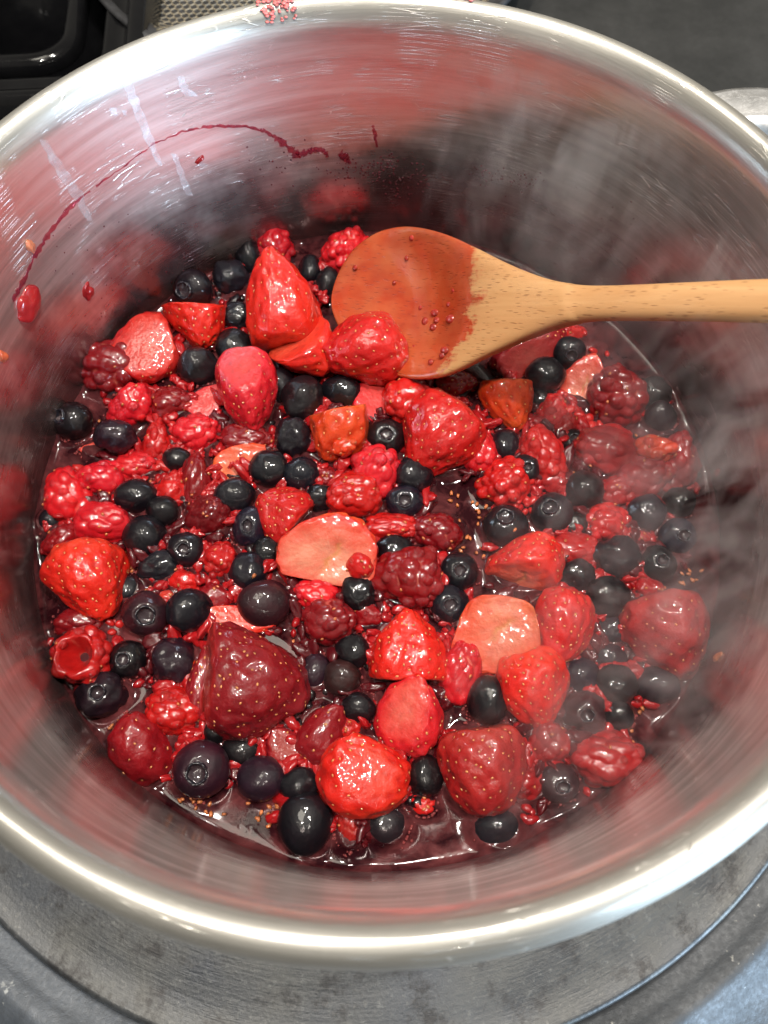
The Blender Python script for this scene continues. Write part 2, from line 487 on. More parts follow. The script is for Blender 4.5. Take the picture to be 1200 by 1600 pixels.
# hotplate: machined disc with a raised lip, inside a wide dished trim ring
HC = (-0.0054, 0.0159, 0)
hp = bpy.data.objects.new('hotplate', None); COL.objects.link(hp); hp.location = HC
tag(hp, 'stained grey metal hotplate with machined rings under the pot', 'hotplate')
V, Fc = lathe([(0.0005, 0.0), (0.03, 0.0), (0.08, 0.0), (0.12, 0.0), (0.15, 0.0), (0.175, 0.0), (0.1836, 0.0001), (0.1848, 0.0005), (0.1860, 0.0004), (0.1868, -0.0006), (0.1870, -0.006), (0.1870, -0.015)], 256)
mesh_obj('plate', V, Fc, M['plate'], hp)
V, Fc = lathe([(0.1878, -0.014), (0.1885, -0.0075), (0.190, -0.0062), (0.193, -0.0060), (0.1955, -0.0045), (0.1985, -0.0018), (0.2015, -0.0020), (0.206, -0.0055), (0.215, -0.0085), (0.232, -0.0105), (0.250, -0.0120), (0.262, -0.0135), (0.264, -0.0158)], 256)
mesh_obj('trim_ring', V, Fc, M['trim'], hp)

# black burner tray, top left
def rounded_rect(cx, cy, hx, hy, r, n=10):
    P = []
    for (sx, sy, a0) in ((1, 1, 0), (-1, 1, 90), (-1, -1, 180), (1, -1, 270)):
        for k in range(n+1):
            a = math.radians(a0 + 90*k/n)
            P.append((cx + sx*(hx-r) + r*math.cos(a), cy + sy*(hy-r) + r*math.sin(a)))
    return P
def ring_sweep(path_fn, prof):
    """path_fn(offset) -> closed outline; prof list of (offset, z)"""
    V, Fc = [], []
    loops = [path_fn(o) for o, z in prof]
    n = len(loops[0])
    for (o, z), L in zip(prof, loops):
        V += [(x, y, z) for x, y in L]
    for k in range(len(prof)-1):
        for i in range(n):
            j = (i+1) % n
            Fc.append((k*n+i, k*n+j, (k+1)*n+j, (k+1)*n+i))
    return V, Fc, n
ZT = -0.016
pc, _ = at(60, 120, 0.0)
tray = bpy.data.objects.new('black_tray', None); COL.objects.link(tray); tray.location = (pc[0]-0.035, pc[1]+0.075, 0); tray.rotation_euler = (0, 0, math.radians(4))
tag(tray, 'glossy black rounded tray beside the pot, top left corner', 'tray')
fn = lambda o: rounded_rect(0, 0, 0.080+o, 0.105+o, 0.032+o)
V, Fc, n = ring_sweep(fn, [(0.006, ZT+0.001), (0.006, 0.010), (0.0045, 0.0135), (0.0015, 0.0145), (-0.002, 0.0135), (-0.0035, 0.011), (-0.006, 0.0088), (-0.010, 0.0088), (-0.0125, 0.0098), (-0.0150, 0.0092), (-0.017, 0.006), (-0.019, -0.006), (-0.024, -0.0095)])
Fc.append(tuple(reversed(range(len(V)-n, len(V)))))
mesh_obj('rim', V, Fc, M['black'], tray)
fn2 = lambda o: rounded_rect(0, 0, 0.042+o, 0.060+o, 0.02+o)
V, Fc, n = ring_sweep(fn2, [(0.005, -0.0092), (0.005, -0.004), (0.003, -0.0015), (0.0, -0.001), (-0.003, -0.0015), (-0.005, -0.004), (-0.005, -0.0092)])
mesh_obj('inner_ridge', V, Fc, M['black'], tray)

# frying pan with a honeycomb inside, top edge of the photo
pan = bpy.data.objects.new('frying_pan', None); COL.objects.link(pan)
q, _ = at(215, 52, 0.012)
PR = 0.125
dirp = np.array([0.30, 0.95]); dirp /= np.linalg.norm(dirp)
pan.location = (q[0] + 0.082, q[1] + 0.100, ZT)
tag(pan, 'worn frying pan with honeycomb pattern, behind the pot at the top edge', 'frying pan')
V, Fc = lathe([(0.0005, 0.001), (0.09, 0.001), (0.104, 0.003), (0.116, 0.012), (0.123, 0.026), (0.127, 0.028), (0.1285, 0.027), (0.128, 0.025), (0.119, 0.0235), (0.115, 0.0215), (0.1075, 0.010), (0.098, 0.0055), (0.0005, 0.0055)], 160)
mesh_obj('body', V, Fc, M['pan'], pan)
HV, HF = [], []
def hexbar(p, q_, w=0.00028):
    p = np.array(p); q_ = np.array(q_); d = q_-p; L = np.linalg.norm(d)
    if L < 1e-6: return
    nn = np.array([-d[1], d[0], 0])/L*w; b = len(HV); up = np.array([0, 0, 0.0004])
    HV.extend([p-nn, p+nn, q_+nn, q_-nn, p-nn*.4+up, p+nn*.4+up, q_+nn*.4+up, q_-nn*.4+up])
    HF.extend([(b+4, b+5, b+6, b+7), (b, b+4, b+7, b+3), (b+1, b+2, b+6, b+5)])
def pan_z(r):
    pr = [(0, .0056), (.098, .0056), (.1075, .0101), (.115, .0216), (.119, .0236)]
    for (r0, z0), (r1, z1) in zip(pr, pr[1:]):
        if r <= r1: return z0 + (z1-z0)*(r-r0)/(r1-r0)
    return None
a_h = 0.0024
for i in range(-45, 46):
    for j in range(-45, 46):
        hx = a_h*math.sqrt(3)*(i + 0.5*(j & 1)); hy = a_h*1.5*j
        if math.hypot(hx, hy) > 0.117 or hy > 0.0: continue
        P = [(hx + a_h*math.cos(math.radians(30+60*k)), hy + a_h*math.sin(math.radians(30+60*k))) for k in range(4)]
        for (x0, y0), (x1, y1) in zip(P, P[1:]):
            z0, z1 = pan_z(math.hypot(x0, y0)), pan_z(math.hypot(x1, y1))
            if z0 and z1: hexbar((x0, y0, z0), (x1, y1, z1))
hm = mesh_obj('honeycomb', HV, HF, M['brass'], pan, smooth=False); tag(hm, kind='stuff')

# ------------------------------------------------------------------ the pot
pot = bpy.data.objects.new('cooking_pot', None); COL.objects.link(pot)
tag(pot, 'wide brushed stainless steel cooking pot full of berries, with rolled rim', 'pot')
prof = [(0.0005, 0.006), (0.05, 0.006), (0.09, 0.006), (0.1035, 0.0063), (0.1095, 0.0090), (0.1135, 0.0140), (0.1153, 0.0200)]
for k in range(24):
    prof.append((R_IN - 0.0002 + 0.0002*k/23, 0.024 + (0.1105-0.024)*k/23))
# rolled lip: flares out, crests, curls down
for a in range(0, 190, 10):
    th = math.radians(a)
    prof.append((R_IN + 0.0048*(1-math.cos(th)), 0.1125 + 0.0085*math.sin(th)))
prof += [(0.1250, 0.1112), (0.1240, 0.1106), (0.1205, 0.1104), (0.1180, 0.1100), (0.1178, 0.09), (0.1178, 0.05), (0.1176, 0.016), (0.1150, 0.006), (0.108, 0.0012), (0.09, 0.0004), (0.0005, 0.0004)]
V, Fc = lathe(prof, 288)
mesh_obj('body', V, Fc, M['steel'], pot)

def loop_handle(azim, name='handle'):
    """flat cast loop handle standing off the wall: swept superellipse on an arch"""
    V, Fc = [], []
    n, m = 48, 24
    for i in range(n):
        s = i/(n-1)
        a = math.pi*s
        x = 0.1172 + 0.036*math.sin(a)**0.75           # out from the wall
        y = -0.045*math.cos(a)
        # tangent
        e = 1e-3
        def pt(s_):
            a_ = math.pi*min(max(s_, 0), 1)
            return np.array([0.1172 + 0.036*math.sin(a_)**0.75, -0.045*math.cos(a_)])
        tg = pt(s+e) - pt(s-e); tg /= np.linalg.norm(tg)
        nr = np.array([tg[1], -tg[0]])
        hw, ht = 0.0085, 0.0045
        for k in range(m):
            b = 2*math.pi*k/m
            u = hw*np.sign(math.cos(b))*abs(math.cos(b))**0.75; v_ = ht*np.sign(math.sin(b))*abs(math.sin(b))**0.75
            if v_ > 0: v_ += 0.0006*math.cos(u/hw*9.0)
            V.append((x + nr[0]*u, y + nr[1]*u, 0.103 + v_ + 0.006*math.sin(a)))
    for i in range(n-1):
        for k in range(m):
            Fc.append((i*m+k, i*m+(k+1) % m, (i+1)*m+(k+1) % m, (i+1)*m+k))
    o = mesh_obj(name, V, Fc, M['steel_plain'], pot)
    o.rotation_euler = (0, 0, azim)
    return o
M['steel_plain'] = mat_enamel('cast_steel', (0.70, 0.69, 0.68), (0.82, 0.81, 0.80), 0.42, 1.0, 0.12)
h1 = loop_handle(math.radians(23))

# dried water marks on the wall, upper left: thin scale, lighter and rougher than the steel
def mat_scale():
    t = NT('water_scale')
    nz = t.noise(t.coord(), 260.0, 3.0)
    t.set('Base Color', (0.80, 0.81, 0.84, 1))
    t.set('Metallic', 1.0); t.set('Roughness', 0.52); t.set('Anisotropic', 0.75); t.set('Anisotropic Rotation', 0.25)
    t.set('Tangent', t.n('ShaderNodeTangent', direction_type='RADIAL', axis='Z').outputs[0])
    tr = t.n('ShaderNodeBsdfTransparent'); mx = t.n('ShaderNodeMixShader')
    t.put(mx.inputs[0], t.map(nz, 0.35, 0.7, 0.08, 0.40)); t.put(mx.inputs[1], tr.outputs[0]); t.put(mx.inputs[2], t.b.outputs[0])
    t.put(t.out.inputs['Surface'], mx.outputs[0])
    return t.m
M['lime'] = mat_scale()
def wall_patch(poly, name='water_mark', mat=None, off=0.00012):
    pts = [wall_at(x, y)[0] for x, y in poly]
    V = []
    for p in pts:
        a = math.atan2(p[1], p[0]); V.append(((R_IN-off)*math.cos(a), (R_IN-off)*math.sin(a), p[2]))
    return mesh_obj(name, V, [tuple(range(len(V)))], mat or M['lime'], pot, smooth=False)
def wall_strip(path, widths, name='water_mark', mat=None):
    """a drip running down the wall, as a strip of quads (path and widths in photo pixels)"""
    P = []
    for k in range(len(path)-1):
        for u in np.linspace(0, 1, 6, endpoint=(k == len(path)-2)):
            P.append((path[k][0]*(1-u)+path[k+1][0]*u, path[k][1]*(1-u)+path[k+1][1]*u, widths[k]*(1-u)+widths[k+1]*u))
    V, Fc = [], []
    for i, (x, y, wd) in enumerate(P):
        wd *= 1 + 0.18*math.sin(i*1.7) + 0.1*math.sin(i*3.9)
        for sx in (-1, 1):
            p = wall_at(x + sx*wd/2, y)[0]; a = math.atan2(p[1], p[0])
            V.append(((R_IN-0.00015)*math.cos(a), (R_IN-0.00015)*math.sin(a), p[2]))
        if i: Fc.append((2*i-2, 2*i-1, 2*i+1, 2*i))
    return mesh_obj(name, V, Fc, mat or M['lime'], pot, smooth=False)
wall_strip([(198, 128), (212, 165), (232, 215), (250, 258)], [16, 15, 14, 7])
wall_strip([(282, 120), (288, 138), (300, 150)], [9, 14, 22])
wall_strip([(66, 218), (92, 262), (118, 300), (140, 345)], [10, 18, 20, 8])
wall_strip([(272, 240), (284, 275), (296, 305)], [8, 10, 12])
wall_strip([(176, 168), (178, 180)], [12, 7])
wall_strip([(194, 172), (195, 180)], [8, 5])

# ------------------------------------------------------------------ fruit builders
OBST = []                      # waterline circles for the juice meniscus: x, y, ra, rb

def place(name, V, Fc, mat, cx, cy, w, h, lift, zf=1.0, attrs=None, extra=None):
    """V in view axes (right, up, towards the lens); scaled so that it spans w x h photo pixels about (cx, cy)."""
    V = np.asarray(V, float)
    lo, hi = V.min(0), V.max(0)
    V = V - (lo + hi)/2
    ext = hi - lo
    z = ZL
    for _ in range(4):
        P, t = at(cx, cy, z)
        mpp = t/F_PX
        sx, sy = w*mpp/ext[0], h*mpp/ext[1]
        sz = math.sqrt(sx*sy)*zf
        z = ZL + lift*ext[2]*sz/2
    V = V*np.array([sx, sy, sz])
    o = mesh_obj(name, V, Fc, mat, attrs=attrs)
    o.location = P
    o.rotation_euler = (PITCH, 0, 0)
    OBST.append((P[0], P[1], w*mpp/2, h*mpp/2, lift))
    return o, np.array([sx, sy, sz]), (lo+hi)/2

def normals(o):
    N = np.empty(len(o.data.vertices)*3, np.float32)
    o.data.vertex_normals.foreach_get('vector', N)
    return N.reshape(-1, 3)

_seed_mesh = ico(1)
def seed_cloud(name, P, N, size, mat, parent, rng, sink=0.25, el=1.55):
    SV, SF = _seed_mesh
    VV, FF = [], []
    for p, nrm in zip(P, N):
        a = rng.uniform(0, 6.28); B = basis_from_z(nrm, a)
        s = size*rng.uniform(0.8, 1.2)
        loc = SV*np.array([s*el, s*(1 - 0.0), s*0.62])
        loc[:, 1] *= 1 - 0.35*(loc[:, 0]/(s*el))
        b = len(VV)*len(SV)
        VV.append(loc @ B.T + p + nrm*(s*(0.35-sink)))
        FF += [(f[0]+b, f[1]+b, f[2]+b) for f in SF]
    if not VV: return None
    o = mesh_obj(name, np.concatenate(VV), FF, mat, parent)
    o['kind'] = 'stuff'
    return o

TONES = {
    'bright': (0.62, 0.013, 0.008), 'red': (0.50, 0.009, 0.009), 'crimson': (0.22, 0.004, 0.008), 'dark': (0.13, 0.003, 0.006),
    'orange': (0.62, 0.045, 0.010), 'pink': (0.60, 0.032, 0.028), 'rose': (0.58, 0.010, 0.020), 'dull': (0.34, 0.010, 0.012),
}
STRAW, RASP, BLUE = [], [], []
_k = [0]

def strawberry(cx, cy, w, h, ang, tilt, cuts, tone, label, lift=0.25, zf=0.95, name='strawberry', seeds=95, L=1.25, taper=0.30, pale=0.08, group='strawberries in the pot'):
    _k[0] += 1; sd = _k[0]
    rng = np.random.default_rng(sd*13 + 5)
    w, h = w*1.04, h*1.04
    lift -= 0.06
    D, Fc = ico(5)
    t = D[:, 2]
    g = 1 - taper*t - 0.06*t*t
    V = np.stack([D[:, 0]*g, D[:, 1]*g*0.94, D[:, 2]*L], 1)
    # hulled shoulder
    k = np.clip((-t - 0.80)/0.2, 0, 1); V[:, 2] += 0.22*k*k
    V *= (1 + 0.065*sn(D, 2.2, sd) + 0.026*sn(D, 6.0, sd+50))[:, None]
    seeds = int(seeds*1.3)
    S = fib(seeds, 0.055, rng)
    dots = D @ S.T
    angd = np.arccos(np.clip(dots.max(1), -1, 1))
    sc_ = math.sqrt(100.0/max(seeds, 60))
    dimp = np.exp(-(angd/(0.075*sc_))**2)
    V *= (1 - 0.022*dimp - 0.034*np.exp(-(angd/(0.15*sc_))**2) + 0.010*sn(D, 15.0, sd+60))[:, None]
    a, ti = math.radians(ang), math.radians(tilt)
    B = basis_from_z((math.cos(a)*math.cos(ti), math.sin(a)*math.cos(ti), math.sin(ti)), rng.uniform(0, 6.28))
    V = V @ B.T
    cut = np.zeros(len(V))
    for (nx, ny, nz, off) in cuts:
        n = np.array([nx, ny, nz], float); n /= np.linalg.norm(n)
        d = V @ n - off
        wob = 0.02*sn(V, 2.5, sd+90)
        d = d + wob
        k_ = 0.10
        ds = k_*np.logaddexp(0, d/k_)              # rounded, not knife-sharp, edge
        cut = np.maximum(cut, np.clip(d/0.95, 0, 1))
        V = V - n[None, :]*(ds*0.96)[:, None]
    cang = np.zeros(len(V)); pith = np.zeros(len(V))
    if cut.max() > 0.02:
        cut = cut/cut.max()
        ctr = (V*cut[:, None]).sum(0)/cut.sum()
        Bc = basis_from_z(np.array(cuts[0][:3], float))
        L2 = (V - ctr) @ Bc
        cang = np.arctan2(L2[:, 1], L2[:, 0])
        if pale >= 0.5:
            ax = np.array([math.cos(a), math.sin(a), 0]); nrm = Bc[:, 2]
            ax = ax - nrm*np.dot(ax, nrm); ax /= np.linalg.norm(ax); pr = np.cross(nrm, ax)
            uu = (V-ctr) @ ax; vv = (V-ctr) @ pr + 0.05*np.sin(uu*6.0 + sd) + 0.03*np.sin(uu*17.0)
            pith = np.exp(-(vv/0.045)**2)*np.clip(1 - (np.abs(uu)/0.42)**4, 0, 1)*(cut > 0.1)
            V = V - nrm[None, :]*(0.07*pith)[:, None]
            V = V + nrm[None, :]*((0.03*sn(V, 5.0, sd+400) + 0.010*sn(V, 16.0, sd+401))*np.clip(cut*4, 0, 1))[:, None]
    seed_idx = np.argmax(dots, axis=0)
    # a little sag and softening
    V *= (1 + 0.014*sn(V, 9.0, sd+7))[:, None]
    o, s, c = place(name, V, Fc, M['straw'], cx, cy, w, h, lift, zf, {'cut': cut, 'pale': np.full(len(V), pale), 'dimple': dimp, 'pith': pith, 'cut_angle': cang, 'shoulder': np.clip((-t - 0.35)/0.5, 0, 1)})
    o.color = (*[x*rng.uniform(0.9, 1.1) for x in TONES[tone]], 1)
    tag(o, label, 'strawberry', group)
    N = normals(o)
    Vf = np.array([v.co[:] for v in o.data.vertices])
    keep = [i for i in seed_idx if cut[i] < 0.005 and N[i][2] > -0.35]
    if keep:
        seed_cloud('seeds', Vf[keep], N[keep], 0.00036, M['seed'], o, rng, sink=0.35)
    STRAW.append(o)
    return o

_drup = None
def drup_meshes():
    global _drup
    if _drup is None:
        _drup = []
        V, Fc = ico(2)
        for k in range(4):
            P = V*(1 + 0.08*sn(V, 2.4, 700+k))[:, None]*np.array([1.0, 0.92, 0.85])
            me = bpy.data.meshes.new('drupelet')
            me.from_pydata([tuple(p) for p in P.tolist()], [], Fc); me.update()
            me.polygons.foreach_set('use_smooth', [True]*len(me.polygons))
            a_ = me.attributes.new('crease', 'FLOAT', 'POINT')
            me.materials.append(M['rasp'])
            _drup.append(me)
    return _drup

def raspberry(cx, cy, w, h, ang, tilt, tone, label, mush=0.35, lift=0.25, hole=False, nd=46, zf=0.9, name='raspberry', loose=9, group='raspberries in the pot'):
    _k[0] += 1; sd = _k[0]
    mush = min(1.0, 0.08 + mush*0.75)
    rng = np.random.default_rng(sd*17 + 3)
    w, h = w*1.07, h*1.07
    lift -= 0.05
    D, Fc = ico(5 if max(w, h) > 60 else 4)
    S = fib(nd, 0.06, rng)
    dots = D @ S.T
    order = np.argsort(-dots, axis=1)[:, :2]
    ad = np.arccos(np.clip(np.take_along_axis(dots, order, 1), -1, 1))
    rho = 2.25/math.sqrt(nd)
    bump = np.sqrt(np.clip(1 - (ad[:, 0]/rho)**2, 0, 1))
    hgt = rng.uniform(0.35, 1.35, nd)[order[:, 0]]
    amp = 0.22*(1 - 0.6*mush)
    t = D[:, 2]
    g = 1 - 0.22*t
    base = np.stack([D[:, 0]*g, D[:, 1]*g, D[:, 2]*1.12], 1)
    r = 1 - amp + amp*bump*hgt + (0.05 + 0.11*mush)*sn(D, 2.0, sd, 2)
    V = base*r[:, None]
    cre = np.clip(1 - bump, 0, 1)
    if hole:
        th = np.arccos(np.clip(-t, -1, 1))
        k = np.clip(1 - th/0.55, 0, 1); V[:, 2] += 1.3*k**0.8
        V[:, 0] *= 1 - 0.2*k; V[:, 1] *= 1 - 0.2*k
    a, ti = math.radians(ang), math.radians(tilt)
    B = basis_from_z((math.cos(a)*math.cos(ti), math.sin(a)*math.cos(ti), math.sin(ti)), rng.uniform(0, 6.28))
    V = V @ B.T
    o, s, c = place(name, V, Fc, M['rasp'], cx, cy, w, h, lift, zf, {'crease': cre})
    tc = [x*rng.uniform(0.88, 1.12) for x in TONES[tone]]
    o.color = (*tc, 1)
    tag(o, label, 'raspberry', group)
    # drupelets that still stand proud of the body
    N = normals(o)
    Vf = np.array([v.co[:] for v in o.data.vertices])
    idx = np.argmax(dots, axis=0)
    cand = [(N[i][2], i, q) for q, i in enumerate(idx) if N[i][2] > 0.25 and (not hole or -t[i] < 0.8)]
    rng.shuffle(cand)
    size = math.sqrt(w*h)*0.5*rho*0.70*float(s.mean()*0 + 1)
    P_, tt = at(cx, cy, o.location.z)
    rad = size*tt/F_PX
    for nz_, i, q in cand[:loose]:
        i = int(i)
        d = bpy.data.objects.new('drupelet', drup_meshes()[int(rng.integers(4))])
        COL.objects.link(d); d.parent = o
        d.location = Vector(Vf[i] - N[i]*rad*(0.66 + 0.2*mush))
        d.rotation_euler = tuple(rng.uniform(-0.5, 0.5, 3))
        k = rad*rng.uniform(0.92, 1.12)
        d.scale = (k, k, k)
        d.color = (*[min(1, x*rng.uniform(0.85, 1.25)) for x in tc], 1)
    RASP.append(o)
    return o

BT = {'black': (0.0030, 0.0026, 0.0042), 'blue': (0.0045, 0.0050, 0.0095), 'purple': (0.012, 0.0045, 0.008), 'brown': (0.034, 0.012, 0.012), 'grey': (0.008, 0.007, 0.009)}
def blueberry(cx, cy, w, h, cal, tone, label, wrinkle=0.3, lift=0.35, group='blueberries in the pot'):
    """cal: crown direction in view axes (right, up), None = turned away"""
    _k[0] += 1; sd = _k[0]
    rng = np.random.default_rng(sd*19 + 11)
    w, h = w*1.05, h*1.05
    D, Fc = ico(4)
    t = D[:, 2]
    th = np.arccos(np.clip(t, -1, 1))
    V = D*np.array([1, 1, 0.86])
    az = np.arctan2(D[:, 1], D[:, 0])
    lob = 1 + 0.13*np.cos(5*az + rng.uniform(0, 6.28)) + 0.08*np.sin(3*az + sd)
    cr_ = rng.uniform(0.27, 0.38)
    rr = cr_*lob
    crater = 1/(1 + np.exp((th - rr)/0.035))
    V[:, 2] -= 0.26*crater*np.clip(1 - (th/0.6)**2*0.4, 0, 1)
    rim = np.exp(-((th - rr*1.10)/0.075)**2)
    V[:, 2] += 0.06*rim; 
    V *= (1 + (0.03 + 0.06*wrinkle)*sn(D, 2.6, sd) + 0.045*wrinkle*sn(D, 7.0, sd+33))[:, None]
    if wrinkle > 0.6:
        V *= (1 - 0.05*np.abs(sn(D, 9.0, sd+77)))[:, None]
    if cal is None: dv = np.array([0.3*rng.normal(), 0.3*rng.normal(), -1.0])
    else:
        r2 = min(cal[0]**2 + cal[1]**2, 0.98); dv = np.array([cal[0], cal[1], math.sqrt(1-r2)])
    B = basis_from_z(dv, rng.uniform(0, 6.28))
    V = V @ B.T
    o, s, c = place('blueberry', V, Fc, M['blue'], cx, cy, w, h, lift + (0.12 if lift > 0.1 else 0.0), 0.95, {'calyx': np.clip(crater*1.1 - rim*0.3, 0, 1)})
    vb = rng.uniform(0.55, 1.15)
    o.color = (BT[tone][0]*vb*rng.uniform(0.8, 1.5), BT[tone][1]*vb, BT[tone][2]*vb*rng.uniform(0.9, 1.4), 1)
    tag(o, label, 'blueberry', group)
    if cal is not None:                      # the ragged five-pointed crown
        CV, CF = [], []
        nseg = 40
        ph = rng.uniform(0, 6.28)
        for i in range(nseg):
            a = 2*math.pi*i/nseg
            up = 0.5 + 0.5*math.cos(5*a + ph)
            tip = 0.10 + 0.10*up + 0.03*rng.normal()
            for (rad_, zz) in ((cr_*1.12, 0.70), (cr_*1.10, 0.78 + tip*0.4), (cr_, 0.78 + tip*0.7), (cr_*0.88, 0.77 + tip*0.4), (cr_*0.85, 0.64)):
                CV.append((rad_*math.cos(a)*(1 + 0.06*up), rad_*math.sin(a)*(1 + 0.06*up), zz))
        for i in range(nseg):
            j = (i+1) % nseg
            for k in range(4): CF.append((i*5+k, j*5+k, j*5+k+1, i*5+k+1))
        CV = ((np.array(CV) @ B.T) - c)*s
        mesh_obj('crown', CV, CF, M['calyx'], o)
    BLUE.append(o)
    return o

# ------------------------------------------------------------------ the fruit (photo pixels: centre, width, height)
S, R, B = strawberry, raspberry, blueberry
# strawberries and cut pieces of them
S(447, 474, 114, 144, 105, 25, [(0.1, -1, 0.1, 0.85)], 'bright', 'sparkling seedy red strawberry on top of the pile, left of the spoon bowl', lift=0.9)
S(474, 540, 106, 98, -35, 10, [(-0.45, 0.65, 0.6, 0.12)], 'bright', 'smooth red strawberry wedge squeezed between two seedy strawberries by the spoon tip', lift=0.8, name='strawberry_wedge', seeds=60)
S(569, 543, 136, 112, 185, 5, [], 'red', 'whole seedy strawberry leaning on the spoon bowl', lift=1.0, seeds=120)
S(385, 611, 98, 130, -82, 10, [(-0.15, 0.45, 0.85, 0.78)], 'rose', 'glossy smooth pink-red strawberry above the blueberries, left of centre', lift=0.75, seeds=95)
S(305, 509, 97, 74, -70, 15, [(0.0, 1, 0.15, 0.2)], 'bright', 'flat-topped strawberry slice below the leftmost crowned blueberry near back wall', lift=0.35, name='strawberry_slice')
S(228, 546, 108, 110, 200, 10, [(0.1, 0.2, 0.95, 0.35)], 'red', 'cut strawberry showing smooth red flesh at upper left edge of the fruit', lift=0.35, name='strawberry_half', pale=0.15)
S(322, 628, 54, 54, 60, 10, [(0.0, 0.3, 1, 0.2)], 'rose', 'small pink strawberry chunk left of the glossy smooth strawberry', lift=0.3, name='strawberry_chunk', seeds=50)
S(530, 676, 90, 92, 250, 10, [(-0.2, 0.9, 0.1, 0.45), (0.9, 0.1, 0.0, 0.65)], 'orange', 'orange strawberry chunk with a scrap of raspberry lying on it', lift=0.3, name='strawberry_chunk', seeds=60)
S(583, 626, 68, 72, 80, 20, [(0.2, 0.3, 0.9, 0.3)], 'rose', 'dusky pink strawberry chunk below the strawberry that leans on the spoon', lift=0.2, name='strawberry_chunk', seeds=40)
S(694, 677, 126, 138, 236, 8, [(0.6, 0.75, 0.1, 0.85)], 'red', 'large seedy strawberry just below the spoon neck, tip pointing down left', lift=0.4, seeds=130)
S(713, 602, 64, 50, 10, 5, [], 'dull', 'dark strawberry piece half hidden under the lower edge of the spoon bowl', lift=0.15, name='strawberry_chunk', seeds=50)
S(823, 560, 116, 90, 40, 5, [(0.2, -0.3, 0.9, 0.5)], 'crimson', 'long dark red strawberry piece lying along underside of the spoon neck', lift=0.2, name='strawberry_slice', L=1.6)
S(907, 598, 66, 84, 70, 5, [(-0.2, 0.0, 1, 0.05)], 'pink', 'pale pink cut strawberry below two blueberries under the spoon handle', lift=0.3, name='strawberry_half', seeds=60, pale=0.8)
S(790, 634, 84, 76, -75, 10, [(0.0, 1, 0.05, 0.5)], 'orange', 'orange flat-topped strawberry chunk beneath the spoon neck', lift=0.35, name='strawberry_chunk', seeds=60)
S(166, 707, 74, 40, 170, 5, [(0.0, 0.2, 1, 0.0)], 'pink', 'pale strawberry slice lying under a blueberry near the left wall', lift=0.05, name='strawberry_slice', seeds=30, pale=0.35)
S(377, 725, 80, 62, 40, 5, [(0.0, 0.0, 1, 0.1)], 'orange', 'pale orange cut strawberry left of two blueberries, below the glossy smooth strawberry', lift=0.15, name='strawberry_half', seeds=40, pale=0.5)
S(135, 903, 120, 124, -68, 15, [], 'bright', 'whole bright red strawberry at the left wall, tip pointing down', lift=0.4, seeds=110)
S(447, 808, 92, 92, 140, 10, [(0.75, -0.6, 0.1, 0.45)], 'red', 'seedy red strawberry tucked above left of the pale strawberry half', lift=0.3, seeds=110)
S(511, 857, 152, 110, 68, 0, [(0.0, -0.05, 1, 0.05), (-0.1, -1, 0.0, 0.75)], 'orange', 'pale strawberry half with cut face up in the middle of the pot', lift=0.45, name='strawberry_half', L=1.0, taper=0.42, pale=1)
S(819, 881, 118, 100, 62, 15, [(-0.35, -0.6, 0.55, 0.62)], 'bright', 'rounded bright strawberry with pale cut underside, right of centre', lift=0.4, pale=0.55)
S(769, 988, 128, 118, 215, 5, [(-0.1, 0.1, 1, 0.05), (0.1, 1, -0.2, 0.75), (1.0, 0.1, -0.2, 0.8)], 'orange', 'four-sided pale orange strawberry piece with cut face up', lift=0.35, name='strawberry_half', pale=0.62)
S(881, 975, 100, 118, 250, 20, [(0.1, -1, 0.15, 0.95)], 'red', 'dark-dimpled red strawberry right of the pale four-sided piece', lift=0.35, seeds=105)
S(832, 1071, 112, 124, -76, 12, [], 'bright', 'bright orange-red strawberry with tip down, below the pale four-sided piece', lift=0.35, seeds=120)
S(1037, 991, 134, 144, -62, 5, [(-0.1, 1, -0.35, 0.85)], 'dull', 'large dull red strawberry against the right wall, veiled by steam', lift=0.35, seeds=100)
S(400, 1067, 166, 186, 128, 5, [(-1, 0.12, 0.35, 0.62)], 'crimson', 'biggest strawberry, dark crimson with fine seeds, lower left', lift=0.4, seeds=190)
S(316, 1068, 50, 116, 92, 0, [(0.9, 0.0, 0.3, 0.3)], 'crimson', 'narrow dark strawberry slice along left side of the biggest strawberry', lift=0.25, name='strawberry_slice', seeds=60)
S(375, 970, 112, 50, -12, 5, [(0.0, 0.2, 1, 0.3)], 'bright', 'red-orange strawberry slice along top edge of the biggest strawberry', lift=0.25, name='strawberry_slice', seeds=90)
S(223, 1166, 100, 114, 95, 15, [], 'crimson', 'dark crimson strawberry left of the big crowned blueberry at lower left', lift=0.25, seeds=30)
S(640, 1010, 126, 120, 92, 12, [(0.0, -1, 0.25, 0.62)], 'bright', 'dome-shaped seedy strawberry with flat cut base, below centre', lift=0.4, seeds=120)
S(638, 1115, 106, 126, 80, 25, [(-0.3, 0.2, 0.95, 0.55)], 'rose', 'pink rounded cut strawberry directly below the dome-shaped one', lift=0.45, seeds=70, pale=0.3)
S(570, 1204, 146, 122, 100, 10, [(0.25, 0.35, 0.9, 0.65)], 'bright', 'bright red lumpy strawberry at the bottom of the fruit, below the pink one', lift=0.4, seeds=80)
S(752, 1203, 136, 142, -82, 8, [(-0.1, 1, -0.35, 0.80)], 'dull', 'square-topped dusky strawberry at lower right with seedy skin', lift=0.3, seeds=110, taper=0.18, L=1.1)
S(500, 1147, 80, 94, 60, 10, [], 'crimson', 'smooth dark crimson strawberry between the biggest one and the lumpy bright one', lift=0.35, seeds=25)
S(448, 1169, 62, 66, 120, 10, [(0.0, 0.3, 1, 0.5)], 'crimson', 'small crimson strawberry chunk under the biggest strawberry', lift=0.2, name='strawberry_chunk', seeds=25)
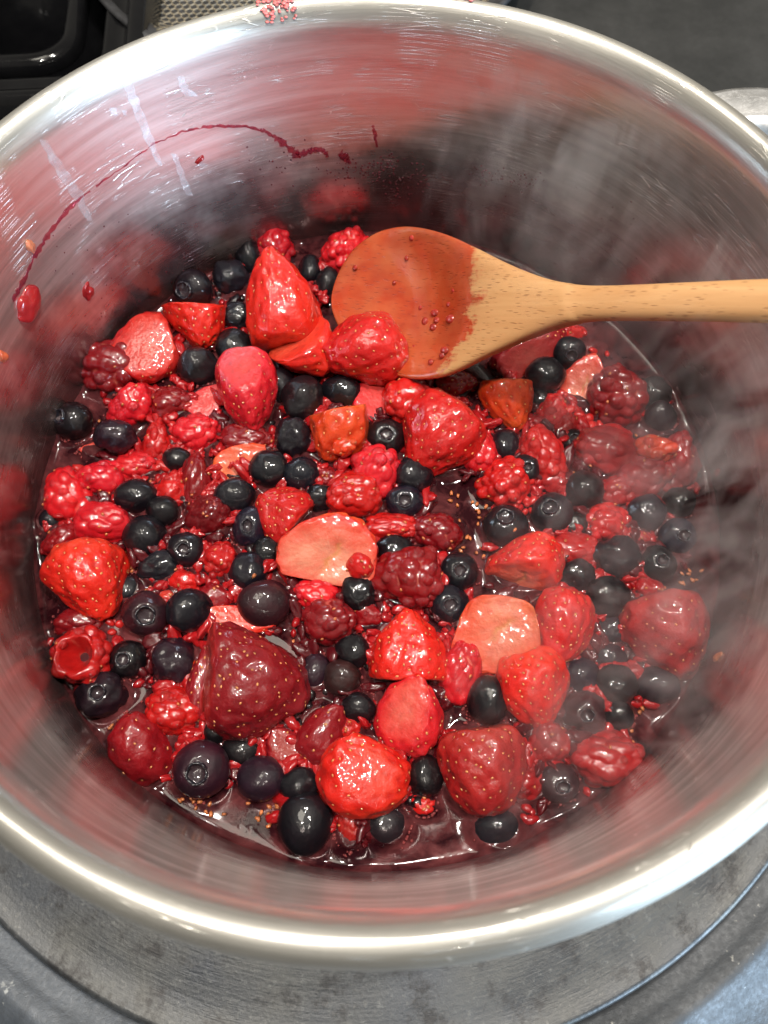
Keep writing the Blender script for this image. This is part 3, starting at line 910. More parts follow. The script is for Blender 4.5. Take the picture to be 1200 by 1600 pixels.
# raspberries
R(173, 576, 94, 84, 190, 15, 'crimson', 'dark raspberry at upper left, touching the cut strawberry and pot wall')
R(205, 636, 68, 64, 80, 30, 'rose', 'smooth rosy raspberry above the leftmost pair of blueberries', mush=0.7)
R(270, 632, 70, 54, 0, 20, 'crimson', 'crushed raspberry pulp right of the smooth rosy raspberry', mush=0.9, lift=0.15)
R(308, 681, 74, 66, 30, 40, 'rose', 'plump glossy raspberry left of the pale orange cut strawberry', mush=0.5)
R(247, 692, 44, 68, 90, 10, 'red', 'narrow upright raspberry piece beside the plump glossy raspberry', mush=0.6)
R(217, 729, 68, 48, 10, 20, 'rose', 'broken raspberry above a blueberry on the left side', mush=0.6, lift=0.2)
R(158, 748, 78, 58, 170, 25, 'rose', 'pink raspberry beneath the pale strawberry slice near the left wall', mush=0.5)
R(110, 773, 74, 82, 100, 15, 'rose', 'ribbed pinkish raspberry piece standing against the left wall', mush=0.6, lift=0.3)
R(163, 818, 88, 66, 0, 20, 'rose', 'long smooth rosy raspberry above the whole strawberry at left wall', mush=0.9, loose=3)
R(100, 847, 58, 56, 200, 20, 'crimson', 'raspberry squeezed between left wall and whole bright strawberry', mush=0.7, lift=0.15)
R(270, 765, 50, 54, 60, 30, 'red', 'small broken raspberry right of an oval blueberry on the left side', mush=0.4)
R(307, 757, 54, 98, 80, 10, 'crimson', 'stringy raspberry pulp left of the pale orange cut strawberry', mush=1.0, lift=0.1, loose=5)
R(327, 809, 74, 70, 40, 60, 'dark', 'dark translucent raspberry ringed by juice, left of centre', mush=0.9, lift=0.2, loose=4)
R(345, 877, 62, 60, 10, 60, 'red', 'round red raspberry between four blueberries, left of centre', mush=0.6, lift=0.25)
R(288, 911, 48, 42, 0, 40, 'red', 'small red raspberry scrap above the purple crowned blueberry', mush=0.6, lift=0.2, loose=5)
R(337, 937, 54, 52, 120, 20, 'crimson', 'raspberry fragment above the top of the biggest strawberry', mush=0.9, lift=0.15, loose=5)
R(428, 388, 62, 58, 90, 30, 'rose', 'bright raspberry behind the sparkling strawberry, against back wall', mush=0.5, lift=0.5)
R(540, 397, 78, 76, 60, 10, 'rose', 'raspberry peeking out behind the tip of the spoon bowl', mush=0.1, lift=0.4, loose=14, nd=70)
R(638, 627, 78, 78, -150, -60, 'red', 'round raspberry with a puckered navel below the spoon bowl', mush=0.7, lift=0.5, loose=5)
R(384, 688, 80, 52, 10, 20, 'crimson', 'crushed raspberry under the tip of the glossy smooth strawberry', mush=0.9, lift=0.1)
R(538, 698, 36, 32, 20, 40, 'orange', 'orange scrap of raspberry on the orange strawberry chunk', mush=0.3, lift=2.2, nd=18, loose=6, name='raspberry_scrap')
R(588, 737, 78, 80, 60, 40, 'rose', 'raspberry with pale pink web between its beads, above centre', mush=0.1, lift=0.3, nd=40, loose=12)
R(553, 773, 84, 74, 200, 30, 'red', 'bright folded raspberry leaning on the web-patterned one', mush=0.5, lift=0.45)
R(512, 746, 32, 34, 0, 40, 'crimson', 'tiny raspberry scrap between two blueberries above centre', mush=0.4, nd=20, lift=0.2, loose=5, name='raspberry_scrap')
R(562, 884, 42, 42, 0, 60, 'red', 'single red raspberry scrap on the pale strawberry half', mush=0.8, lift=1.7, nd=16, loose=2, name='raspberry_scrap')
R(612, 825, 90, 46, 5, 20, 'red', 'flattened raspberry along the right shoulder of the pale strawberry half', mush=0.5, lift=0.25)
R(582, 840, 44, 50, 100, 20, 'red', 'small raspberry piece touching right corner of the pale strawberry half', mush=0.5, lift=0.2, loose=5)
R(682, 833, 78, 60, 170, 25, 'crimson', 'raspberry ringed by a juice line, left of the open juice', mush=0.6, lift=0.2)
R(635, 903, 108, 94, -60, 30, 'crimson', 'large raspberry with foamy beads left of two crowned blueberries', mush=0.25, lift=0.35, loose=14)
R(495, 932, 68, 58, 150, 25, 'rose', 'raspberry just under the pale strawberry half', mush=0.5, lift=0.25)
R(515, 974, 80, 76, 30, 40, 'crimson', 'dark shiny raspberry left of the dome-shaped strawberry', mush=0.5, lift=0.35)
R(575, 962, 54, 48, 0, 20, 'crimson', 'seedy raspberry pulp between large raspberry and dome-shaped strawberry', mush=1.0, lift=0.1)
R(750, 706, 58, 68, 100, 20, 'rose', 'soft raspberry against right side of the large seedy strawberry', mush=0.7, lift=0.25)
R(843, 713, 84, 94, 100, 25, 'red', 'bright raspberry with a small blueberry on its lower edge', mush=0.4, lift=0.3)
R(788, 753, 88, 78, 70, 30, 'red', 'raspberry with pale web at its base, beside the open juice', mush=0.2, lift=0.35)
R(863, 754, 58, 42, 10, 20, 'dull', 'raspberry pulp under the bright raspberry right of centre', mush=1.0, lift=0.1)
R(862, 643, 44, 54, 80, 20, 'red', 'small raspberry cluster right of the orange flat-topped chunk', mush=0.1, lift=0.3, nd=24)
R(882, 668, 40, 44, 60, 20, 'dull', 'dull raspberry scrap below the small raspberry cluster', mush=0.5, lift=0.15, nd=24, loose=5, name='raspberry_scrap')
R(887, 523, 56, 30, 10, 20, 'red', 'raspberry bits just under the spoon handle', mush=0.4, lift=0.2, nd=30)
R(965, 621, 94, 90, 120, 30, 'crimson', 'large dark raspberry right of the pale pink cut strawberry', mush=0.35, lift=0.35, loose=12)
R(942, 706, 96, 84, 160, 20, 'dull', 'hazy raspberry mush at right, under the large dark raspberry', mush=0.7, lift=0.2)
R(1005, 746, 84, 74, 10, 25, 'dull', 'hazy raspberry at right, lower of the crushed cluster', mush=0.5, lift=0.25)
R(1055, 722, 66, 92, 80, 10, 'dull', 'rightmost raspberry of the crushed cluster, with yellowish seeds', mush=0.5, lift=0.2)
R(1022, 705, 60, 50, 0, 30, 'orange', 'orange raspberry scrap on top of the crushed cluster at right', mush=0.0, lift=1.2, nd=22, loose=10, name='raspberry_scrap')
R(963, 768, 60, 54, 60, 20, 'dull', 'small hazy raspberry below the crushed cluster at right', mush=0.5, lift=0.25)
R(947, 817, 68, 62, 200, 40, 'red', 'red raspberry between blueberries on the right side', mush=0.4, lift=0.3)
R(990, 843, 46, 40, 0, 20, 'dull', 'dull raspberry scrap above the largest right-hand blueberries', mush=0.7, lift=0.15, loose=5, name='raspberry_scrap')
R(893, 859, 80, 52, 10, 20, 'red', 'frothy raspberry pulp behind the rounded bright strawberry', mush=0.8, lift=0.15)
R(1010, 918, 48, 38, 0, 20, 'dull', 'dark raspberry scrap above the large dull strawberry at right', mush=0.5, lift=0.2, loose=6, name='raspberry_scrap')
R(125, 974, 76, 48, 0, 10, 'crimson', 'seedy raspberry pulp below the whole strawberry at left wall', mush=1.0, lift=0.1)
R(132, 1023, 88, 88, -90, -72, 'red', 'raspberry with open hollow core facing up at the left wall', mush=0.3, lift=0.35, hole=True, loose=12)
R(275, 1114, 86, 78, 135, 20, 'red', 'bright raspberry above the big crowned blueberry at lower left', mush=0.5, lift=0.3)
R(545, 1139, 42, 42, 0, 20, 'red', 'small raspberry piece right of the smooth dark crimson strawberry', mush=0.6, lift=0.3, loose=5)
R(718, 1048, 70, 94, 80, 15, 'rose', 'foamy raspberry pulp right of the dome-shaped strawberry', mush=0.9, lift=0.1)
R(855, 1156, 66, 66, 90, 20, 'dull', 'hazy raspberry below the orange-red strawberry at lower right', mush=0.8, lift=0.2)
R(945, 1185, 108, 82, 25, 15, 'dull', 'long hazy raspberry at the lower right edge of the fruit', mush=0.7, lift=0.25, loose=12)
R(822, 1222, 68, 60, 20, 10, 'dull', 'dim raspberry mush right of the square-topped strawberry', mush=1.0, lift=0.08)
R(660, 1257, 44, 34, 0, 20, 'red', 'little raspberry scrap under a blueberry at the bottom', mush=0.5, lift=0.2, loose=5, name='raspberry_scrap')
R(546, 1292, 42, 64, 90, 10, 'dull', 'pale submerged raspberry right of the big lowest blueberry', mush=1.0, lift=-0.1, loose=3)
R(950, 902, 21, 20, 0, 30, 'rose', 'single pink bead between two hazy blueberries at right', mush=0.6, lift=1.2, nd=8, loose=1, name='raspberry_scrap')
R(262, 934, 26, 24, 0, 30, 'pink', 'pink raspberry bead between the two blueberries at left', mush=0.4, lift=0.6, nd=10, loose=2, name='raspberry_scrap')
R(293, 1041, 26, 36, 100, 30, 'orange', 'orange raspberry bit on left edge of the narrow dark slice', mush=0.4, lift=1.0, nd=12, loose=3, name='raspberry_scrap')
# blueberries
B(302, 452, 60, 58, (-0.35, -0.35), 'black', 'black blueberry with torn crown, nearest the back left wall', lift=0.5)
B(362, 435, 56, 56, None, 'blue', 'greyish wet blueberry right of the torn-crowned one at back left', wrinkle=0.7)
B(388, 401, 42, 56, None, 'black', 'blueberry standing beside the bright raspberry at the back wall')
B(310, 573, 64, 60, None, 'black', 'blueberry under the flat-topped strawberry slice', wrinkle=0.6)
B(370, 497, 48, 50, None, 'black', 'blueberry touching left side of the sparkling seedy strawberry', wrinkle=0.7)
B(367, 541, 58, 54, None, 'black', 'blueberry above the glossy smooth strawberry', wrinkle=0.6)
B(277, 718, 44, 38, None, 'black', 'small blueberry right of the broken raspberry on the left side')
B(115, 658, 58, 58, (-0.55, 0.15), 'black', 'blueberry with pale crown facing the left wall', lift=0.5)
B(180, 683, 66, 54, None, 'purple', 'wrinkled oval blueberry on the pale strawberry slice', wrinkle=1.0, lift=0.9)
B(485, 421, 36, 46, None, 'black', 'small blueberry between sparkling strawberry and back wall')
B(513, 443, 38, 50, None, 'black', 'blueberry in the gap left of the spoon tip')
B(472, 623, 64, 74, None, 'black', 'tall dark blueberry right of the glossy smooth strawberry', wrinkle=0.5, lift=0.5)
B(441, 606, 46, 62, None, 'black', 'shaded blueberry between glossy smooth strawberry and tall dark blueberry', lift=0.2)
B(533, 613, 62, 54, None, 'black', 'blueberry under the wedge, above the orange strawberry chunk', wrinkle=0.5)
B(458, 684, 58, 60, None, 'black', 'blueberry left of the orange strawberry chunk', wrinkle=0.7)
B(603, 684, 62, 58, (0.0, 0.15), 'black', 'blueberry right of the orange strawberry chunk')
B(420, 733, 62, 60, None, 'black', 'round black blueberry right of the pale orange cut strawberry')
B(472, 742, 56, 54, None, 'blue', 'blueberry touching the round black one, above centre left')
B(500, 780, 46, 46, None, 'black', 'small blueberry under the tiny raspberry scrap', wrinkle=0.7)
B(647, 742, 62, 60, None, 'black', 'blueberry directly below the large seedy strawberry')
B(632, 785, 58, 52, (0.0, 0.1), 'blue', 'blueberry with a white ring on its crown, near centre', wrinkle=0.1)
B(215, 776, 66, 54, None, 'black', 'oval blueberry below the broken raspberry on the left side', wrinkle=0.6)
B(253, 799, 52, 48, None, 'black', 'small blueberry touching lower right of the oval one at left')
B(225, 838, 66, 64, None, 'black', 'blueberry right of the long smooth rosy raspberry')
B(367, 776, 64, 58, None, 'black', 'shiny blueberry below the pale orange cut strawberry')
B(390, 824, 50, 64, (0.0, 0.1), 'blue', 'tall oval blueberry left of the tucked seedy strawberry')
B(290, 859, 58, 54, (0.0, 0.15), 'black', 'round blueberry ringed by juice, left of the round red raspberry')
B(417, 861, 46, 46, None, 'black', 'small blueberry at left corner of the pale strawberry half')
B(387, 894, 60, 60, None, 'black', 'blueberry with a seed on it, right of the round red raspberry', wrinkle=0.6)
B(252, 888, 68, 58, None, 'grey', 'half-sunk blueberry right of the whole strawberry at left wall', wrinkle=0.8, lift=0.0)
B(227, 959, 70, 70, (0.25, 0.0), 'purple', 'purple blueberry with brown crown, left of a plain black one', lift=0.45)
B(297, 954, 70, 68, None, 'black', 'plain black blueberry right of the purple crowned one', wrinkle=0.4, lift=0.5)
B(200, 921, 46, 42, None, 'grey', 'dim blueberry against lower right of the whole left strawberry', lift=0.05)
B(413, 944, 80, 74, None, 'purple', 'large smooth blueberry above right of the biggest strawberry', wrinkle=0.1, lift=0.45)
B(80, 815, 38, 48, None, 'black', 'blueberry sliver wedged against the left wall', lift=0.1)
B(562, 926, 56, 60, None, 'black', 'wrinkled blueberry under right end of the pale strawberry half', wrinkle=0.9)
B(617, 858, 56, 46, None, 'black', 'blueberry between flattened raspberry and large foamy raspberry', wrinkle=0.7)
B(717, 893, 58, 58, (0.0, 0.1), 'blue', 'upper of two crowned blueberries beside the open juice', wrinkle=0.2)
B(702, 943, 60, 58, (0.05, 0.05), 'blue', 'lower of two crowned blueberries beside the open juice', wrinkle=0.2)
B(888, 552, 54, 50, (0.0, -0.35), 'black', 'uppermost blueberry under the spoon handle, with crown', lift=0.7)
B(852, 586, 62, 56, None, 'black', 'blueberry above the pale pink cut strawberry, left of the uppermost one', lift=0.6)
B(845, 623, 32, 34, None, 'black', 'tiny wrinkled blueberry right of the orange flat-topped chunk', wrinkle=0.9)
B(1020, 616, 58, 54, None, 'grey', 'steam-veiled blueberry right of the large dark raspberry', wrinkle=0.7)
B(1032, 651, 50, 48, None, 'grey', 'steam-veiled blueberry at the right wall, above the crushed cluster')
B(790, 697, 46, 52, None, 'black', 'blueberry under the orange flat-topped chunk', lift=0.2)
B(893, 691, 40, 42, (0.0, 0.2), 'black', 'small crowned blueberry right of the bright raspberry')
B(820, 732, 44, 44, (0.05, 0.1), 'black', 'small round blueberry lying on the bright raspberry', lift=1.2)
B(913, 764, 60, 58, None, 'grey', 'dull blueberry left of the small hazy raspberry')
B(863, 801, 64, 62, (-0.35, 0.35), 'black', 'blueberry with reddish crown above the rounded bright strawberry')
B(897, 822, 46, 44, None, 'black', 'smaller blueberry touching right of the reddish-crowned one', wrinkle=0.8)
B(790, 821, 68, 64, (-0.1, 0.55), 'black', 'black blueberry with seed on its crown at right end of the open juice', lift=0.45)
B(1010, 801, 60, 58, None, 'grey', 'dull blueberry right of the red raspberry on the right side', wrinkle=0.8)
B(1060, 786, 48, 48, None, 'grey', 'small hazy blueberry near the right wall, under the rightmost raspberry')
B(1057, 837, 56, 54, (0.05, 0.1), 'blue', 'crowned blueberry closest to the right wall')
B(963, 871, 76, 68, None, 'black', 'big oval wrinkled blueberry on the right side', wrinkle=0.9)
B(1027, 879, 58, 54, (0.0, 0.25), 'black', 'crowned blueberry right of the big oval wrinkled one')
B(900, 901, 60, 56, None, 'grey', 'dented blueberry touching right of the rounded bright strawberry', wrinkle=0.8)
B(950, 933, 70, 66, None, 'black', 'wrinkled blueberry below the single pink bead', wrinkle=0.9)
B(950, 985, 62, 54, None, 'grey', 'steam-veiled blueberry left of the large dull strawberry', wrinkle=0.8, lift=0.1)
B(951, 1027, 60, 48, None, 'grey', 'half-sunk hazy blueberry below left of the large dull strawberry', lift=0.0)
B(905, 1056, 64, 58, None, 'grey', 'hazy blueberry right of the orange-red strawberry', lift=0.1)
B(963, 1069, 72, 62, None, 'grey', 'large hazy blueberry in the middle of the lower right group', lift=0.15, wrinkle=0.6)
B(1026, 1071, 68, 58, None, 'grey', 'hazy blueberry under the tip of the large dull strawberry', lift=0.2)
B(912, 1114, 68, 68, (-0.05, 0.1), 'brown', 'brownish shrivelled blueberry above the long hazy raspberry', wrinkle=0.9)
B(967, 1118, 46, 46, None, 'grey', 'small hazy blueberry right of the brownish shrivelled one')
B(762, 1093, 64, 74, None, 'black', 'upright blueberry left of the orange-red strawberry', wrinkle=0.6, lift=0.45)
B(872, 1223, 64, 58, (0.05, 0.1), 'brown', 'blueberry with wide pale crown at the lower right', lift=0.15)
B(665, 1214, 56, 66, None, 'black', 'blueberry between the lumpy bright strawberry and square-topped one', wrinkle=0.5)
B(535, 1061, 58, 60, None, 'brown', 'reddish-brown blueberry left of the dome-shaped strawberry', lift=0.2)
B(560, 1107, 54, 50, None, 'black', 'blueberry left of the pink rounded strawberry')
B(553, 1016, 56, 52, None, 'black', 'blueberry under the dark shiny raspberry', wrinkle=0.6)
B(492, 1051, 48, 60, None, 'purple', 'dark blueberry at right edge of the biggest strawberry', lift=0.1)
B(478, 1284, 86, 90, None, 'black', 'big glossy blueberry lowest in the pot, under a curved juice line', wrinkle=0.1, lift=0.15)
B(605, 1288, 68, 62, None, 'grey', 'sunken blueberry at the bottom, under the lumpy bright strawberry', lift=-0.05)
B(775, 1293, 80, 64, None, 'grey', 'sunken blueberry under the square-topped strawberry', lift=-0.15)
B(200, 1031, 58, 58, (0.0, 0.2), 'black', 'blueberry right of the hollow-cored raspberry')
B(158, 1084, 80, 68, (0.1, 0.3), 'purple', 'wrinkled large blueberry below the hollow-cored raspberry', wrinkle=1.0)
B(273, 1034, 68, 74, None, 'purple', 'split purple blueberry left of the narrow dark strawberry slice', wrinkle=1.0, lift=0.2)
B(315, 1201, 86, 86, (0.0, 0.15), 'purple', 'big purple blueberry with wide shiny crown at lower left', wrinkle=0.1, lift=0.5)
B(408, 1216, 74, 66, None, 'purple', 'smooth dark blueberry right of the big crowned one at lower left', wrinkle=0.2)
B(378, 1171, 60, 48, None, 'black', 'blueberry under the lower left of the biggest strawberry', lift=0.15)
B(467, 1225, 62, 54, None, 'black', 'blueberry left of the lumpy bright strawberry', wrinkle=0.6)
B(340, 1143, 46, 48, None, 'black', 'small shaded blueberry above the big crowned one', lift=0.15)


# ------------------------------------------------------------------ juice with a meniscus round every berry
nr, ns = 330, 660
rr = R_IN*0.9985*np.linspace(0.0, 1.0, nr)**0.62
rr[0] = 0.0002
aa = np.linspace(0, 2*math.pi, ns, endpoint=False)
X = rr[:, None]*np.cos(aa)[None, :]; Y = rr[:, None]*np.sin(aa)[None, :]
X, Y = X.ravel(), Y.ravel()
H = np.zeros_like(X)
for (x, y, ra, rb, lf) in OBST:
    if lf > 0.8: continue
    near = np.where((np.abs(X-x) < ra + 0.012) & (np.abs(Y-y) < rb + 0.012))[0]
    dx, dy = (X[near]-x)/ra, (Y[near]-y)/rb
    d = (np.sqrt(dx*dx + dy*dy) - 0.86)*min(ra, rb)
    H[near] += (0.0026*np.exp(-np.clip(d, 0, None)/0.0015))**3
H = np.minimum(np.cbrt(H), 0.0036)
H += 0.0018*np.exp(-(R_IN - np.sqrt(X*X+Y*Y))/0.0012)
P3 = np.stack([X, Y, 0*X], 1)
H += 0.00010*sn(P3, 240.0, 4001)
Vj = np.stack([X, Y, ZL + H], 1)
Fj = [tuple(i*ns + k for k in range(0)) for i in range(0)]
for i in range(nr-1):
    for k in range(ns):
        k2 = (k+1) % ns
        Fj.append((i*ns+k, (i+1)*ns+k, (i+1)*ns+k2, i*ns+k2))
Fj.append(tuple(range(ns)))
jo = mesh_obj('juice', Vj, Fj, M['juice'])
tag(jo, 'dark maroon berry juice covering the bottom of the pot', 'juice', kind='stuff')

# loose seeds and crumbs of pulp floating in the juice
def loose_seeds():
    rng = np.random.default_rng(99)
    P, N = [], []
    spots = [(300, 1265, 60, 26), (420, 1275, 26, 12), (110, 960, 40, 14), (195, 880, 30, 8), (735, 790, 40, 16), (735, 860, 30, 8), (300, 905, 40, 10),
             (230, 915, 40, 12), (500, 1010, 40, 14), (575, 975, 40, 14), (715, 1060, 40, 16), (690, 1040, 30, 6), (880, 850, 50, 14), (1075, 900, 30, 8),
             (1000, 1130, 40, 18), (1095, 1025, 20, 6), (640, 1265, 40, 8), (820, 1215, 40, 14), (280, 760, 60, 16), (160, 660, 40, 12), (860, 640, 40, 10),
             (960, 720, 60, 16), (1060, 740, 30, 10), (190, 1110, 40, 12), (170, 1140, 40, 10), (300, 1000, 40, 12), (480, 1180, 40, 6), (590, 870, 30, 6), (600, 600, 60, 6), (700, 590, 40, 6), (420, 400, 40, 8), (900, 850, 50, 12), (560, 1000, 40, 10), (360, 925, 40, 10)]
    for (x, y, sp, n) in spots:
        for _ in range(n):
            px, py = x + rng.normal()*sp*0.55, y + rng.normal()*sp*0.45
            p, _t = at(px, py, ZL + 0.0008)
            if math.hypot(p[0], p[1]) > R_IN - 0.003: continue
            P.append(p); nn = np.array([rng.normal()*0.3, rng.normal()*0.3, 1.0]); N.append(nn/np.linalg.norm(nn))
    for bx_, by_ in ((387, 894), (790, 821)):                 # one seed each on two blueberries
        bb = min(BLUE, key=lambda q: (q.location - Vector(at(bx_, by_, q.location.z)[0])).length)
        V_ = np.array([v.co[:] for v in bb.data.vertices]); N_ = normals(bb)
        k_ = int(np.argmax(N_ @ np.array([0.25, -0.1, 1.0]))); mw = Matrix.Translation(bb.location) @ Matrix.Rotation(PITCH, 4, 'X')
        P.append(np.array(mw @ Vector(V_[k_]))); N.append(np.array(mw.to_3x3() @ Vector(N_[k_])))
    o = seed_cloud('loose_seeds', P, N, 0.00058, M['rseed'], None, rng, sink=0.1, el=1.65)
    tag(o, 'tiny orange berry seeds floating loose in the juice', 'seeds', kind='stuff')
    # seeds sitting on the mush: ride on top of the raspberries
    for rb in RASP:
        me = rb.data
        N_ = normals(rb); V_ = np.array([v.co[:] for v in me.vertices])
        up = np.where(N_[:, 2] > 0.35)[0]
        if len(up) < 10: continue
        rs = np.random.default_rng(len(V_) + int(abs(rb.location.x)*1e5))
        pick = rs.choice(up, size=min(len(up), int(rs.integers(2, 7))), replace=False)
        seed_cloud('seeds', V_[pick], N_[pick], 0.00046, M['rseed'], rb, rs, sink=0.0, el=1.5)
loose_seeds()

# crumbs of pulp and skin that fill the gaps between the fruit
def pulp():
    rng = np.random.default_rng(123)
    V0, F0 = ico(2)
    def clump(VV, FF, P_, mpp, nb, r0, r1, spread, flat=0.75):
        for _ in range(nb):
            r_ = rng.uniform(r0, r1)*mpp
            off = np.array([rng.normal()*spread*mpp, rng.normal()*spread*mpp, rng.normal()*0.25*spread*mpp])
            B_ = basis_from_z((rng.normal()*0.5, rng.normal()*0.5, 1), rng.uniform(0, 6.28))
            Q = V0*(1 + 0.14*sn(V0, 2.6, int(rng.integers(1e6))))[:, None]*np.array([r_*rng.uniform(0.9, 1.5), r_*rng.uniform(0.75, 1.0), r_*flat])
            b = len(VV)*len(V0)
            VV.append(Q @ B_.T + P_ + off); FF += [(f[0]+b, f[1]+b, f[2]+b) for f in F0]
    jobs = [('berry_pulp', (0.34, 0.006, 0.010), 'shreds of soft red berry pulp floating between the fruit', 150),
            ('crushed_drupelets', (0.52, 0.020, 0.018), 'loose orange-red raspberry beads scattered between the fruit', 70),
            ('skin_shreds', (0.010, 0.003, 0.005), 'dark shreds of blueberry skin floating between the fruit', 60)]
    for name, tone, lab, n_ in jobs:
        VV, FF = [], []
        k = 0
        while k < n_:
            if name != 'skin_shreds' and k % 2 == 0 and RASP:      # half of it hangs on to the raspberries
                o_ = RASP[int(rng.integers(len(RASP)))]
                e = o_.dimensions
                a = rng.uniform(0, 6.28)
                P_ = np.array(o_.location) + np.array([0.55*e[0]*math.cos(a), 0.55*e[1]*math.sin(a), 0]); P_[2] = ZL + rng.uniform(0.0, 0.0022)
            else:
                P_, t = at(rng.uniform(80, 1100), rng.uniform(385, 1330), ZL + rng.uniform(-0.0002, 0.0012))
            px = 600 + F_PX*np.dot(P_-CAM, RIGHT)/np.dot(P_-CAM, FWD); py = 800 - F_PX*np.dot(P_-CAM, UPV)/np.dot(P_-CAM, FWD)
            if math.hypot(P_[0], P_[1]) > R_IN - 0.008: continue
            if 690 < px < 760 and 750 < py < 960: continue
            if py > 1270 and px < 900: continue
            k += 1
            clump(VV, FF, P_, 0.00021, int(rng.integers(3, 9)), 4.5, 10.0 if name != 'skin_shreds' else 13.0, 10.0)
        Vp = np.concatenate(VV)
        o = mesh_obj(name, Vp, FF, M['rasp'], attrs={'crease': np.zeros(len(Vp))})
        o.color = (*tone, 1)
        tag(o, lab, 'pulp', kind='stuff')
pulp()

# pulp bridging neighbouring pieces of fruit, and froth along their waterlines
def bridges():
    rng = np.random.default_rng(321)
    V0, F0 = ico(3)
    pairs = []
    for i in range(len(OBST)):
        for j in range(i+1, len(OBST)):
            a, b = OBST[i], OBST[j]
            d = math.hypot(a[0]-b[0], a[1]-b[1]); ra, rb = (a[2]+a[3])/2, (b[2]+b[3])/2
            if d < (ra+rb)*1.12: pairs.append((i, j, ra/(ra+rb)))
    rng.shuffle(pairs)
    sets = [('bridging_pulp', (0.40, 0.008, 0.012), 'soft crimson pulp clinging where pieces of fruit touch', 0.42), ('bridging_skins', (0.09, 0.004, 0.008), 'dark stewed skins clinging where pieces of fruit touch', 0.25)]
    k0 = 0
    for name, tone, lab, share in sets:
        VV, FF = [], []
        n_ = int(len(pairs)*share)
        for i, j, f in pairs[k0:k0+n_]:
            i, j = int(i), int(j)
            a, b = OBST[i], OBST[j]
            base = np.array([a[0] + (b[0]-a[0])*f, a[1] + (b[1]-a[1])*f, ZL + 0.0016 + rng.uniform(-0.001, 0.0016)])
            tv = np.array([-(b[1]-a[1]), b[0]-a[0], 0]); tv /= (np.linalg.norm(tv) + 1e-9)
            for _ in range(int(rng.integers(3, 8))):
                r_ = rng.uniform(0.0010, 0.0026)
                p = base + tv*rng.normal()*0.0038 + np.array([rng.normal()*0.0009, rng.normal()*0.0009, rng.normal()*0.0006])
                B_ = basis_from_z((rng.normal()*0.5, rng.normal()*0.5, 1), rng.uniform(0, 6.28))
                Q = V0*(1 + 0.28*sn(V0, 2.4, int(rng.integers(1e6))) + 0.12*sn(V0, 6.0, int(rng.integers(1e6))))[:, None]*np.array([r_*rng.uniform(1.0, 1.9), r_*rng.uniform(0.7, 1.0), r_*0.65])
                b_ = len(VV)*len(V0)
                VV.append(Q @ B_.T + p); FF += [(q[0]+b_, q[1]+b_, q[2]+b_) for q in F0]
        k0 += n_
        Vp = np.concatenate(VV)
        o = mesh_obj(name, Vp, FF, M['rasp'], attrs={'crease': np.zeros(len(Vp))}); o.color = (*tone, 1)
        tag(o, lab, 'pulp', kind='stuff')
    t = NT('froth')
    t.set('Base Color', (0.42, 0.10, 0.10, 1)); t.set('Roughness', 0.08); t.set('IOR', 1.4)
    tr = t.n('ShaderNodeBsdfTransparent'); tr.inputs[0].default_value = (0.9, 0.55, 0.55, 1); mx = t.n('ShaderNodeMixShader')
    mx.inputs[0].default_value = 0.45; t.put(mx.inputs[1], tr.outputs[0]); t.put(mx.inputs[2], t.b.outputs[0]); t.put(t.out.inputs['Surface'], mx.outputs[0])
    VV, FF = [], []; V0, F0 = ico(2)
    for (x, y, ra, rb, lf) in OBST:
        if lf > 0.8: continue
        a0 = rng.uniform(0, 6.28)
        for _ in range(int(rng.integers(4, 22))):
            a = a0 + rng.normal()*0.8
            k = 1.0 + abs(rng.normal())*0.10
            p = np.array([x + ra*k*math.cos(a), y + rb*k*math.sin(a), ZL + 0.0018*math.exp(-(k-1)*min(ra, rb)/0.0015) + 0.0002])
            if math.hypot(p[0], p[1]) > R_IN - 0.002: continue
            r_ = rng.uniform(0.00018, 0.00055)
            b_ = len(VV)*len(V0)
            VV.append(V0*r_ + p); FF += [(q[0]+b_, q[1]+b_, q[2]+b_) for q in F0]
    o = mesh_obj('froth_bubbles', np.concatenate(VV), FF, t.m)
    tag(o, 'fine pink froth bubbles along the edges of the fruit', 'froth', kind='stuff')
bridges()

# small bubbles on the juice
def bubble(px, py, r_px, label):
    P, t = at(px, py, ZL + 0.0006); r = r_px*t/F_PX
    V, Fc = ico(3)
    V = V.copy(); V[:, 2] *= 0.75
    o = mesh_obj('juice_bubble', V*r, Fc, M['juice']); o.location = P
    tag(o, label, 'bubble', 'bubbles on the juice')
bubble(557, 815, 12, 'round juice bubble at top right of the pale strawberry half')
bubble(463, 963, 13, 'juice bubble between large smooth blueberry and dark shiny raspberry')
bubble(312, 728, 11, 'juice bubble in the stringy raspberry pulp at left')

# ------------------------------------------------------------------ wooden spoon
A3, dA = at(640, 474, 0.0525)
B3, dB = at(1200, 472, 0.1145)
U = (B3 - A3); U /= np.linalg.norm(U)
T = UPV - np.dot(UPV, U)*U; T /= np.linalg.norm(T)
Nn = np.cross(U, T)
def on_plane(px, py):
    d = ray(px, py)
    t = np.dot(A3 - CAM, Nn)/np.dot(d, Nn)
    q = CAM + d*t - A3
    return np.array([np.dot(q, U), np.dot(q, T)])
top_px = [(521, 478), (523, 450), (533, 420), (552, 390), (582, 367), (612, 357), (645, 355), (680, 361), (715, 373), (750, 390), (790, 410), (830, 427), (870, 440), (910, 446), (950, 447), (1010, 445), (1100, 441), (1200, 437)]
bot_px = [(521, 482), (525, 505), (537, 530), (556, 553), (582, 572), (614, 586), (648, 593), (684, 591), (720, 578), (756, 560), (796, 542), (836, 525), (876, 511), (914, 503), (952, 501), (1010, 501), (1100, 502), (1200, 504)]
shift = lambda p: (p[0] + 17*max(0.0, 1-(p[0]-521)/110.0), p[1])
